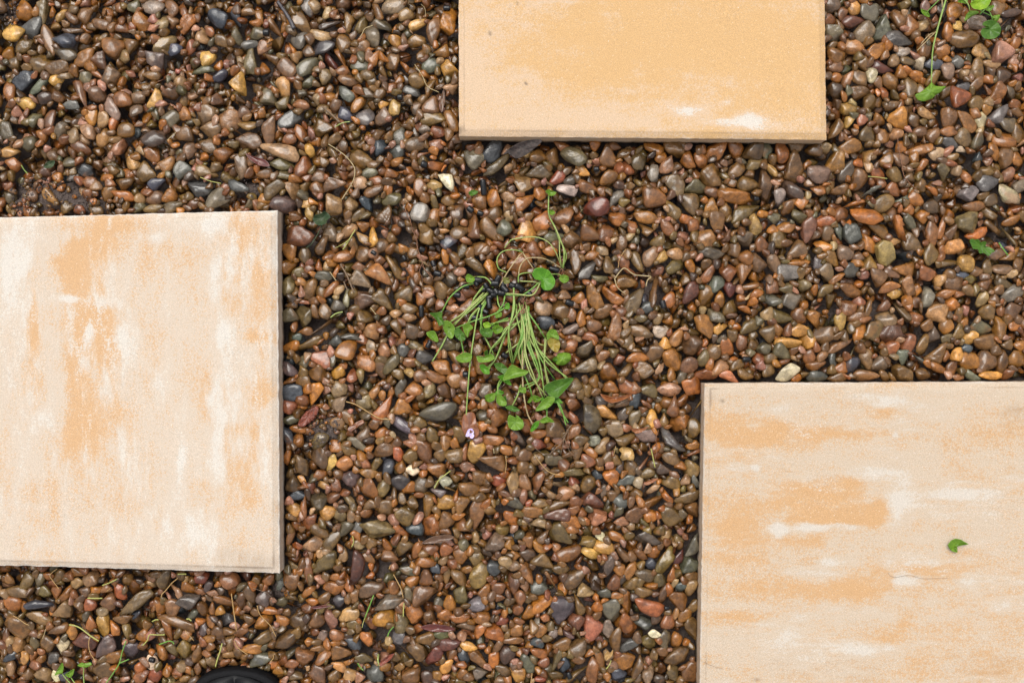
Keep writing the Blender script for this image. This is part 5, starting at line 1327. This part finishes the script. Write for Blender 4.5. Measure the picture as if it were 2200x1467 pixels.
scrap('leaf_scrap', T6([(1110, 388), (1130, 376), (1150, 384), (1172, 380), (1190, 402), (1215, 395), (1232, 405), (1225, 430), (1262, 440), (1292, 465), (1265, 480), (1245, 502), (1215, 480), (1182, 482), (1170, 455), (1135, 448), (1122, 420)]),
      M['leaf_dark'], 'ruffled dark green leaf scrap on the gravel', 'leaf', .005, .002, 13, 7, curl=.002)
scrap('leaf_scrap', T3([(172, 412), (195, 392), (236, 400), (225, 418), (190, 432)]), M['leaf_dark'], 'tiny dark green leaf scrap beside a long black pellet', 'leaf', .003, .001, 4, 8)
scrap('leaf_scrap', T1([(285, 1098), (310, 1064), (358, 1055), (352, 1088), (328, 1104), (300, 1104)]), M['leaf_wilt'], 'pale wilted leaf scrap on the bare soil patch', 'leaf', .002, .002, 4, 9)
scrap('dead_leaf', T3([(398, 162), (440, 122), (500, 85), (570, 64), (640, 58), (655, 75), (610, 118), (545, 165), (485, 186), (430, 150)]), M['dead_dark'], 'large dark wet dead leaf below the orange paver', 'dead leaf', .010, .002, 7, 10, curl=.003)
scrap('dead_leaf', T2([(82, 1008), (140, 1030), (212, 1050), (244, 1092), (180, 1090), (122, 1055)]), M['dead_red'], 'glossy dark red dead leaf beside the tan weathered pebble', 'dead leaf', .004, .002, 3, 11)
scrap('dead_leaf', C_([(1090, 398), (1160, 424), (1250, 420), (1352, 398), (1300, 438), (1190, 472), (1128, 450)]), M['dead_orange'], 'curled orange-brown dead leaf in the gravel', 'dead leaf', .004, .004, 6, 12, curl=.003)
scrap('dead_leaf', D_([(1322, 205), (1420, 150), (1560, 130), (1620, 155), (1540, 192), (1400, 212)]), M['dead_brown'], 'slim pointed brown dead leaf', 'dead leaf', .004, .002, 3, 13)
scrap('dead_leaf', D_([(1310, 965), (1400, 935), (1530, 945), (1625, 978), (1560, 1002), (1420, 1002)]), M['dead_red'], 'long maroon-brown dead leaf', 'dead leaf', .004, .002, 3, 14)
scrap('dead_leaf', C_([(1340, 682), (1420, 678), (1482, 663), (1425, 708), (1372, 716)]), M['dead_orange'], 'small flat orange dead leaf scrap between pebbles', 'dead leaf', .003, .001, 3, 15)
scrap('dead_leaf', D_([(940, 1292), (1000, 1230), (1078, 1198), (1035, 1260), (960, 1312)]), M['bark_red'], 'torn red dead leaf with pale bits', 'dead leaf', .004, .002, 3, 16)
scrap('dead_leaf', D_([(330, 782), (420, 768), (518, 772), (430, 792), (350, 798)]), M['dead_red'], 'thin dark red dead leaf under an orange pebble', 'dead leaf', .003, .001, 0, 17)
scrap('dead_leaf', T2([(1385, 588), (1394, 660), (1372, 742), (1358, 672)]), M['dead_brown'], 'narrow brown dead leaf along the orange paver', 'dead leaf', .003, .001, 0, 18)
scrap('dead_leaf', E_([(1040, 1215), (1068, 1180), (1060, 1228), (1010, 1272), (995, 1225), (1020, 1190)]), M['straw_tan'], 'crumpled tan dead leaf bit', 'dead leaf', .004, .002, 5, 19)
scrap('dead_leaf', C_([(1440, 1120), (1500, 1092), (1560, 1078), (1530, 1105), (1470, 1136)]), M['dead_orange'], 'sliver of orange dead leaf near the banded paver', 'dead leaf', .003, .001, 0, 20)
scrap('bark_chip', B_([(182, 492), (205, 440), (232, 400), (285, 360), (335, 338), (348, 372), (325, 410), (308, 442), (270, 470), (222, 502)]), M['bark_red'], 'rough red bark chip beside the bare soil near the whitish paver', 'bark', .001, .001, 9, 21, thick=.005)
scrap('bark_chip', B_([(1480, 512), (1484, 440), (1505, 396), (1560, 388), (1592, 470), (1606, 562), (1560, 592), (1512, 578)]), M['bark_orange'], 'ridged orange-brown bark chip under the violet flower', 'bark', .001, -.001, 4, 22, thick=.007)
scrap('bark_chip', B_([(575, 520), (620, 480), (690, 445), (706, 470), (650, 505), (600, 540)]), M['bark_orange'], 'small brown bark splinter', 'bark', .003, 0, 3, 23, thick=.003)

# -- stalks, straws, twigs, roots
def straw(name, pts, r, mat, label, cat, lift=.002, arch=0.0, r1=None, wob=0.0):
    c = pts[len(pts) // 2]
    L = px(c[0], c[1], rest(*c))
    r = r * 0.82
    o = tube(name, pts, r, r if r1 is None else r1, M[mat], lift=lift, arch=arch, off=L, wob=wob)
    o.location = L
    return tag(o, label, cat)


straw('straw', T2([(628, 948), (680, 980), (740, 1025), (790, 1085), (802, 1130), (785, 1200), (715, 1312)]), .0007, 'stem_tan', 'curved tan straw lying between grey and brown pebbles', 'straw')
straw('stick', T2([(295, 12), (350, 90), (380, 140), (402, 190)]), .0022, 'twig_dark', 'short dark grey stick', 'stick', .003, 0, .0026)
straw('twig', T2([(588, 700), (640, 745), (705, 806)]), .0014, 'twig', 'broken brown twig above a pale straw tip', 'twig')
straw('straw', T2([(920, 168), (868, 190), (850, 225), (835, 246)]), .0006, 'stem_tan', 'short bent pale straw on an olive pebble', 'straw')
straw('straw', T2([(1195, 425), (1245, 500), (1280, 570), (1355, 608)]), .0006, 'stem_tan', 'thin hooked tan straw beside the orange paver', 'straw')
straw('straw', T2([(1238, 30), (1262, 60), (1266, 112)]), .0004, 'stem_tan', 'tiny tan straw near the upper border', 'straw')
straw('straw', T2([(672, 835), (720, 808), (770, 800)]), .0007, 'stem_white', 'pale straw tip touching the broken twig', 'straw')
g_ = straw('grass_blade', A_([(636, 232), (600, 290), (568, 345), (538, 390)]), .0008, 'straw', 'yellow-green forked grass blade beside brown pebbles', 'grass blade')
o = tube('side_shoot', A_([(585, 315), (540, 345), (478, 378)]), .0006, .0003, M['straw'], lift=.003); o.data.transform(__import__('mathutils').Matrix.Translation(-g_.location)); o.parent = g_
t_ = straw('twig', A_([(518, 505), (560, 575), (590, 640), (624, 728)]), .0011, 'twig', 'forked dry brown twig beside the round purple-brown pebble', 'twig')
o = tube('side_shoot', A_([(545, 640), (562, 685), (580, 715)]), .0008, .0006, M['twig'], lift=.003); o.data.transform(__import__('mathutils').Matrix.Translation(-t_.location)); o.parent = t_
r_ = straw('root_thread', A_([(1010, 20), (1040, 100), (1075, 180), (1085, 240), (1115, 310), (1130, 390), (1155, 450), (1165, 500), (1190, 555), (1245, 605)]), .0006, 'root', 'reddish root thread with fine branches', 'root', wob=.6)
for pts in ([(1030, 100), (1000, 60), (985, 30)], [(1110, 320), (1125, 280), (1100, 230)], [(1165, 500), (1140, 560), (1165, 620), (1160, 680)], [(1190, 555), (1160, 520), (1130, 530)], [(1155, 450), (1180, 480), (1215, 530)], [(1190, 555), (1225, 575), (1250, 640)], [(1130, 390), (1100, 400), (1080, 440)]):
    o = tube('side_root', A_(pts), .0004, .00015, M['root'], lift=.003, wob=.5); o.data.transform(__import__('mathutils').Matrix.Translation(-r_.location)); o.parent = r_
straw('straw', A_([(440, 925), (480, 895), (536, 880)]), .0009, 'stem_white', 'whitish leaf sliver on a dark angular pebble', 'straw')
straw('straw', A_([(755, 845), (790, 890), (800, 900)]), .0006, 'stem_tan', 'tiny dry straw under the round purple-brown pebble', 'straw')
straw('straw', A_([(435, 565), (470, 615), (485, 635)]), .0006, 'stem_tan', 'tiny dry straw beside a flat grey pebble', 'straw')
k_ = straw('dry_stem', T3([(1135, 972), (1165, 930), (1197, 905), (1240, 935), (1272, 950), (1325, 955), (1370, 962), (1348, 985), (1338, 1025)]), .0008, 'stem_tan', 'kinked tan dry stem zigzagging over pebbles', 'dry stem', .004)
o = tube('side_shoot', T3([(1132, 972), (1150, 1030), (1204, 1076)]), .0007, .0004, M['stem_tan'], lift=.003); o.data.transform(__import__('mathutils').Matrix.Translation(-k_.location)); o.parent = k_
straw('straw', T3([(1205, 780), (1165, 845), (1155, 905)]), .0005, 'straw_tan', 'short tan straw above the kinked dry stem', 'straw')
straw('straw', T3([(905, 540), (920, 520)]), .0005, 'stem_tan', 'tiny pale straw beside the dark red glossy pebble', 'straw')
straw('straw', B_([(563, 303), (630, 322), (700, 362), (770, 405), (830, 436), (920, 445)]), .0008, 'straw_tan', 'long orange-tan plant thread near the red bark chip', 'straw')
straw('straw', B_([(1385, 848), (1335, 885), (1290, 925), (1258, 985)]), .0008, 'straw', 'yellow straw hooked over a white-shining pebble', 'straw')
straw('straw', C_([(558, 888), (600, 950), (650, 1010), (700, 1040), (772, 1058)]), .0006, 'straw_tan', 'curved tan straw ending on a flat olive pebble', 'straw')
straw('straw', C_([(1500, 840), (1515, 910), (1532, 990)]), .0008, 'straw', 'yellow straw near the banded paver corner', 'straw')
straw('straw', C_([(1480, 800), (1498, 860)]), .0006, 'root', 'short red-brown thread beside the yellow straw', 'straw')
straw('root_thread', C_([(1560, 690), (1540, 760), (1545, 860), (1530, 930)]), .0005, 'root', 'thin red thread beside the long dark slate pebble', 'root', wob=.4)
rt = straw('root_thread', C_([(860, 650), (820, 700), (790, 770), (740, 830), (670, 895)]), .0007, 'twig', 'bundle of thin brown roots below the weed', 'root', wob=.4)
for pts in ([(845, 655), (800, 760), (780, 850), (770, 890)], [(815, 720), (750, 790), (690, 850)], [(830, 690), (830, 780), (860, 850)], [(800, 760), (850, 870), (900, 910)], [(560, 830), (620, 880), (700, 890)]):
    o = tube('side_root', C_(pts), .0004, .0002, M['twig'], lift=.003, wob=.4); o.data.transform(__import__('mathutils').Matrix.Translation(-rt.location)); o.parent = rt
straw('straw', C_([(325, 898), (330, 960), (322, 1040)]), .0005, 'straw_tan', 'thin upright tan straw on a reddish brown pebble', 'straw')
straw('straw', C_([(225, 840), (232, 880)]), .0006, 'stem_tan', 'tiny tan straw near the ridged bark chip', 'straw')
straw('straw', C_([(1215, 820), (1195, 900)]), .0005, 'straw_tan', 'thin tan straw beside the round tan pebble', 'straw')
straw('straw', D_([(1070, 488), (1110, 560), (1140, 620), (1158, 700)]), .0007, 'straw_tan', 'brown-tipped straw beside a teal pebble', 'straw')
straw('straw', D_([(1166, 748), (1160, 800), (1158, 868)]), .0008, 'straw', 'short yellow straw above an orange block pebble', 'straw')
straw('straw', D_([(892, 675), (855, 770), (815, 872)]), .0009, 'stem_green', 'green grass blade beside a dark purple pebble', 'grass blade')
straw('straw', D_([(815, 872), (795, 930), (788, 965)]), .0005, 'straw', 'faint yellow straw tip below the green blade', 'straw')
straw('straw', D_([(1072, 958), (1035, 1000), (1016, 1048)]), .0008, 'stem_green', 'short green stalk above a shiny grey pebble', 'grass blade')
straw('straw', D_([(700, 140), (712, 190), (694, 240)]), .0007, 'straw', 'yellow-green straw bit beside a tan pebble', 'straw')
straw('straw', D_([(748, 1285), (770, 1320), (798, 1350)]), .0008, 'stem_green', 'short green stalk above the teal glossy pebble', 'grass blade')
straw('straw', D_([(1042, 405), (1030, 440)]), .0006, 'straw_tan', 'tiny tan straw above a brown round pebble', 'straw')
straw('straw', D_([(935, 1205), (930, 1260), (945, 1310)]), .0012, 'stem_white', 'pale straw at the edge of the torn red leaf', 'straw')
straw('straw', E_([(1052, 1270), (1035, 1310), (1008, 1345)]), .0007, 'straw', 'small hooked yellow straw between reddish pebbles', 'straw')
straw('straw', E_([(372, 1380), (362, 1467), (350, 1500)]), .0007, 'straw_tan', 'tan straw beside a bright orange-yellow pebble', 'straw')
straw('straw', T5([(400, 1325), (470, 1330), (545, 1342)]), .0006, 'straw', 'thin yellow straw across a reddish pebble', 'straw')
r2 = straw('root_thread', T5([(620, 1025), (635, 1130), (655, 1230), (665, 1300), (690, 1350), (765, 1425)]), .0005, 'root', 'dark red root thread running down a gap', 'root', wob=.5)
o = tube('side_root', T5([(655, 1265), (720, 1278), (790, 1265)]), .0004, .0002, M['root'], lift=.003, wob=.4); o.data.transform(__import__('mathutils').Matrix.Translation(-r2.location)); o.parent = r2
straw('straw', T5([(725, 52), (705, 90), (690, 120)]), .0004, 'hair', 'fine dark thread on a brown pebble', 'straw')
straw('straw', T6([(1320, 405), (1352, 452), (1386, 496)]), .0009, 'stem_green', 'short green stalk beside the ruffled dark green scrap', 'grass blade')
straw('straw', T1([(140, 1085), (158, 1115), (180, 1140)]), .0007, 'stem', 'thin pale stalk on the bare soil patch', 'straw')
straw('straw', T1([(1315, 1165), (1380, 1190), (1452, 1205)]), .0006, 'straw', 'yellow straw above a dark teal pebble', 'straw')
straw('straw', T1([(1155, 870), (1120, 900), (1095, 925)]), .0005, 'stem_tan', 'short tan straw beside the round dark brown pebble', 'straw')
n_ = straw('grass_blade', F_([(1545, 948), (1500, 1080), (1462, 1225), (1390, 1340), (1300, 1470)]), .0008, 'stem_green', 'long green grass blade with a side shoot', 'grass blade', .004)
o = tube('side_shoot', F_([(1462, 1222), (1520, 1198), (1582, 1172)]), .0008, .0006, M['stem_green'], lift=.004); o.data.transform(__import__('mathutils').Matrix.Translation(-n_.location)); o.parent = n_
straw('straw', F_([(1075, 424), (1165, 426), (1257, 425)]), .0010, 'straw', 'straight bright yellow straw below the whitish paver', 'straw', .005)
straw('straw', F_([(848, 748), (930, 765), (1000, 800), (1110, 885), (1212, 950)]), .0010, 'straw', 'long curved yellow straw over a purple pebble', 'straw', .005)
straw('straw', F_([(160, 638), (240, 685), (300, 730), (358, 756)]), .0006, 'straw_tan', 'thin tan straw crossing a big brown pebble', 'straw')
straw('straw', F_([(1255, 268), (1345, 235), (1438, 190)]), .0008, 'straw', 'straight yellowish straw above an orange pebble', 'straw')
straw('straw', F_([(1310, 338), (1352, 308)]), .0006, 'straw_tan', 'short tan straw beside an orange-red pebble', 'straw')
straw('straw', F_([(702, 66), (650, 100), (612, 150), (640, 200), (690, 268), (722, 308)]), .0006, 'straw_tan', 'looped tan straw against the whitish paver', 'straw')
straw('straw', F_([(1108, 890), (1088, 970), (1105, 1090), (1180, 1205)]), .0006, 'straw_tan', 'bowed tan straw around a dark rough pebble', 'straw', .004)
straw('straw', F_([(560, 800), (545, 860), (520, 925)]), .0005, 'stem_tan', 'short whitish straw on a dark gap', 'straw')
straw('straw', G_([(1125, 368), (1140, 480), (1165, 660), (1188, 822)]), .0008, 'straw_tan', 'straight straw pointing from the whitish paver to the shoe', 'straw', .004)
straw('straw', G_([(1440, 515), (1460, 590), (1490, 645), (1560, 715), (1610, 770), (1640, 830), (1672, 892)]), .0006, 'straw_tan', 'bent brown straw over an orange pebble', 'straw', .003)
straw('straw', G_([(1385, 302), (1480, 330), (1570, 370), (1672, 465)]), .0004, 'twig', 'thin dark thread near the lower corner of the whitish paver', 'straw')
straw('straw', G_([(1012, 978), (985, 1080), (955, 1170), (930, 1265)]), .0010, 'straw', 'yellow-green straw touching the black shoe toe', 'straw', .004)
straw('straw', G_([(310, 872), (215, 874), (122, 874), (95, 940), (38, 1005)]), .0008, 'straw', 'yellow straw bent to a right angle', 'straw', .004)
straw('straw', G_([(238, 992), (300, 970), (360, 950), (405, 960), (420, 985)]), .0009, 'stem_green', 'small green straw with a hooked end', 'straw', .004)
straw('straw', G_([(470, 180), (395, 240), (320, 330), (275, 375), (265, 412)]), .0007, 'straw_tan', 'arched tan straw across a shiny olive pebble', 'straw', .004)
straw('straw', G_([(470, 130), (520, 128), (572, 130)]), .0010, 'straw', 'short yellow straw under the paver edge', 'straw', .004)
straw('straw', G_([(575, 680), (605, 680), (635, 702)]), .0010, 'straw', 'bright yellow straw tip on a grey pebble', 'straw')
straw('straw', G_([(155, 710), (195, 690), (232, 688)]), .0009, 'straw', 'yellow straw stub beside a long brown pebble', 'straw')
straw('straw', G_([(560, 820), (610, 880), (665, 945)]), .0005, 'straw_tan', 'faint tan straw over an orange-brown pebble', 'straw')
straw('straw', G_([(1165, 950), (1185, 1000), (1235, 1055), (1325, 1115)]), .0007, 'straw_tan', 'curved tan straw beside the ochre leaf-shaped pebble', 'straw')
straw('straw', G_([(1640, 1115), (1640, 1160), (1600, 1205)]), .0006, 'straw_tan', 'hooked tan straw beside a teal wedge pebble', 'straw')
hz = PAVER_TOP + .0004
def hair(pts, label):
    c = pts[len(pts) // 2]; L = px(c[0], c[1], hz)
    o = tube('hair', pts, .00013, .00010, M['hair'], lift=.0006, off=L, sides=5); o.location = L
    tag(o, label, 'hair')
hair(P5([(1308, 338), (1325, 358), (1360, 365), (1420, 355), (1470, 356), (1530, 374), (1620, 373), (1705, 370)]), 'long wavy dark hair lying on the banded paver')
hair(P5([(95, 920), (150, 945), (222, 966)]), 'short dark hair at the edge of the banded paver')

# -- black pellets
def pellet_mesh(L, r, seed):
    rs = np.random.default_rng(seed)
    v, f = [], []
    prof = [(-.5, .55), (-.47, .9), (-.36, 1.0), (-.1, 1.03), (.15, .98), (.37, 1.0), (.47, .88), (.5, .5)]
    s = 10
    for t, q in prof:
        for k in range(s):
            a = 2 * math.pi * k / s
            rr = r * q * (1 + rs.normal(0, .035))
            v.append((t * L, rr * math.cos(a), rr * math.sin(a)))
    for i in range(len(prof) - 1):
        for k in range(s):
            k2 = (k + 1) % s
            f.append((i * s + k, i * s + k2, (i + 1) * s + k2, (i + 1) * s + k))
    f.append(tuple(range(s - 1, -1, -1))); f.append(tuple((len(prof) - 1) * s + k for k in range(s)))
    return v, f


pel = []
def P_(frm, s, rows):
    for x, y, L, W, a in rows:
        q = frm([(x, y)])[0]
        pel.append((q[0], q[1], L / s, W / s, a))
P_(T3, 3.056, [(271, 375, 105, 36, 85), (1012, 255, 36, 32, 0), (185, 520, 45, 34, 40), (250, 545, 40, 30, 20), (1450, 1142, 55, 36, 75), (836, 1132, 55, 36, 20)])
P_(A_, 3.667, [(1162, 388, 46, 40, 20), (1020, 455, 44, 34, 60), (1284, 577, 60, 40, 15), (1250, 500, 50, 36, 70), (1435, 745, 60, 44, 10), (1505, 678, 55, 34, 0), (1156, 875, 95, 36, 88), (1214, 1135, 65, 34, -65), (780, 415, 44, 30, 30)])
P_(N_, 3.4925, [(515, 215, 60, 42, 0), (425, 262, 46, 36, 10), (500, 240, 40, 34, 60), (557, 285, 60, 40, -20), (605, 295, 66, 42, 30), (640, 240, 64, 42, 0), (662, 205, 56, 40, -60), (650, 302, 50, 40, 60), (690, 312, 58, 40, 10),
                (714, 282, 70, 40, 45), (768, 257, 50, 40, 20), (820, 268, 66, 42, 30), (842, 288, 44, 36, -40), (630, 325, 48, 38, 0), (595, 390, 84, 40, 82), (575, 258, 46, 38, 60), (895, 318, 46, 42, 20), (355, 322, 56, 40, 0),
                (530, 432, 70, 40, 80), (568, 452, 50, 38, 30), (480, 495, 70, 46, 10), (712, 780, 52, 40, 30), (1205, 385, 44, 30, 10), (1085, 135, 80, 38, 15), (600, 345, 50, 38, -30), (420, 920, 42, 40, 0), (700, 245, 46, 36, 70)])
P_(T2, 3.056, [(220, 215, 42, 40, 0), (1405, 55, 46, 30, 0), (1256, 1080, 42, 40, 20), (1098, 640, 36, 34, 0)])
P_(G_, 5.709, [(152, 1180, 75, 60, 10)])
P_(T4 := fr(1400, 280, 2.667), 2.667, [(542, 1312, 46, 30, 0), (598, 392, 30, 26, 0)])
P_(E_, 3.998, [(690, 1400, 60, 40, 70), (1530, 820, 44, 34, 0)])
NEARP = [(a[0], a[1], a[2]) for a in anchors if 'pellet' not in a[0]]
lab_used = set()
for i, (x, y, L, W, a) in enumerate(pel):
    L, W = L * S0 / 1000, W * 1.12 * S0 / 1000
    v, f = pellet_mesh(L, W / 2, i)
    o = mesh_obj('pellet', v, f, M['pellet'])
    o.location = px(x, y, rest(x, y) * 0.5 + W * 0.42 - 0.0015)
    o.rotation_euler = (rng.uniform(0, 6), rng.uniform(-.25, .25), -math.radians(a))
    clump = 1030 < x < 1130 and 590 < y < 645
    if clump:
        lb = 'short black pellet heaped in the clump at the weed base'
    else:
        q = sorted(NEARP, key=lambda n: math.hypot(n[1] - x, n[2] - y))
        sh = 'long' if L / W > 1.9 else ('short' if L / W > 1.25 else 'stubby round')
        lb = next(t for t in (f'{sh} black pellet {w} {n[0]}' for n in q for w in ('beside', 'near')) if t not in lab_used)
        lab_used.add(lb)
    tag(o, lb, 'pellet', 'black pellets heaped at the weed base' if clump else 'black pellets scattered on the gravel')

# -- the black shoe whose toe reaches into the frame
TOE = px(495, 1449, 0.030)
SZ0 = rest(507, 1440) - 0.004
shoe = tag(empty('shoe', (TOE[0], TOE[1] - 0.14, SZ0)), 'toe of a plain black rubber shoe standing on the gravel', 'shoe')
SO = (TOE[0], TOE[1] - 0.14, SZ0)
prof = [(0.0, .004), (.0015, .016), (.004, .026), (.008, .034), (.014, .042), (.022, .047), (.035, .051), (.055, .053), (.080, .053), (.110, .050), (.150, .044), (.190, .039), (.225, .038), (.255, .036), (.275, .028), (.285, .015), (.288, .004)]
def loft(name, rows, mat, closed_top=True):
    """rows: list of (ring of points)"""
    v = [p for r in rows for p in r]
    m = len(rows[0]); f = []
    for i in range(len(rows) - 1):
        for k in range(m):
            k2 = (k + 1) % m
            f.append((i * m + k, i * m + k2, (i + 1) * m + k2, (i + 1) * m + k))
    f.append(tuple(range(m - 1, -1, -1)))
    if closed_top: f.append(tuple((len(rows) - 1) * m + k for k in range(m)))
    return mesh_obj(name, v, f, mat, shoe, offset=SO)
def ring_(inset, zf, smin=0.0, smax=1.0):
    pts = []
    ps, pw = zip(*prof)
    for s in [0.288 * (0.5 - 0.5 * math.cos(math.pi * i / 30)) for i in range(31)]:
        pts.append((s, 1.06 * float(np.interp(s, ps, pw))))
    left = [(-max(w - inset, .001), s) for s, w in pts]
    right = [(max(w - inset, .001), s) for s, w in pts[::-1]]
    out = []
    for xx_, s in left + right:
        s2 = inset + s * (0.288 - 2 * inset) / 0.288
        out.append((TOE[0] + xx_, TOE[1] - s2, SZ0 + zf(s)))
    return out
loft('sole', [ring_(.003, lambda s: 0.0), ring_(0.0, lambda s: .004), ring_(0.0, lambda s: .020), ring_(.0012, lambda s: .0225), ring_(.004, lambda s: .0232)], M['shoe_sole'])
def hgt(s):
    if s < .10: return .026 + .050 * math.sin(min(s / .10, 1) * math.pi / 2) ** 0.9
    if s < .16: return .076 + .012 * (s - .10) / .06
    return .088 - .010 * min((s - .16) / .12, 1)
def lev(k):
    return lambda s: .023 + (hgt(s) - .023) * k
ups = [ring_(.0055, lev(0.0)), ring_(.006, lev(.35)), ring_(.010, lev(.62)), ring_(.015, lev(.80)), ring_(.022, lev(.92)), ring_(.030, lev(.97)), ring_(.038, lev(.99)), ring_(.046, lev(1.0))]
loft('upper', ups, M['shoe'])
col_c = (TOE[0], TOE[1] - .205)
rows = []
for z, k in ((.076, 1.0), (.092, 1.0), (.095, .95), (.092, .90), (.060, .88)):
    rows.append([(col_c[0] + .034 * k * math.cos(t), col_c[1] + .062 * k * math.sin(t), SZ0 + z) for t in np.linspace(0, 2 * math.pi, 28, endpoint=False)])
loft('collar', rows, M['shoe_lining'])
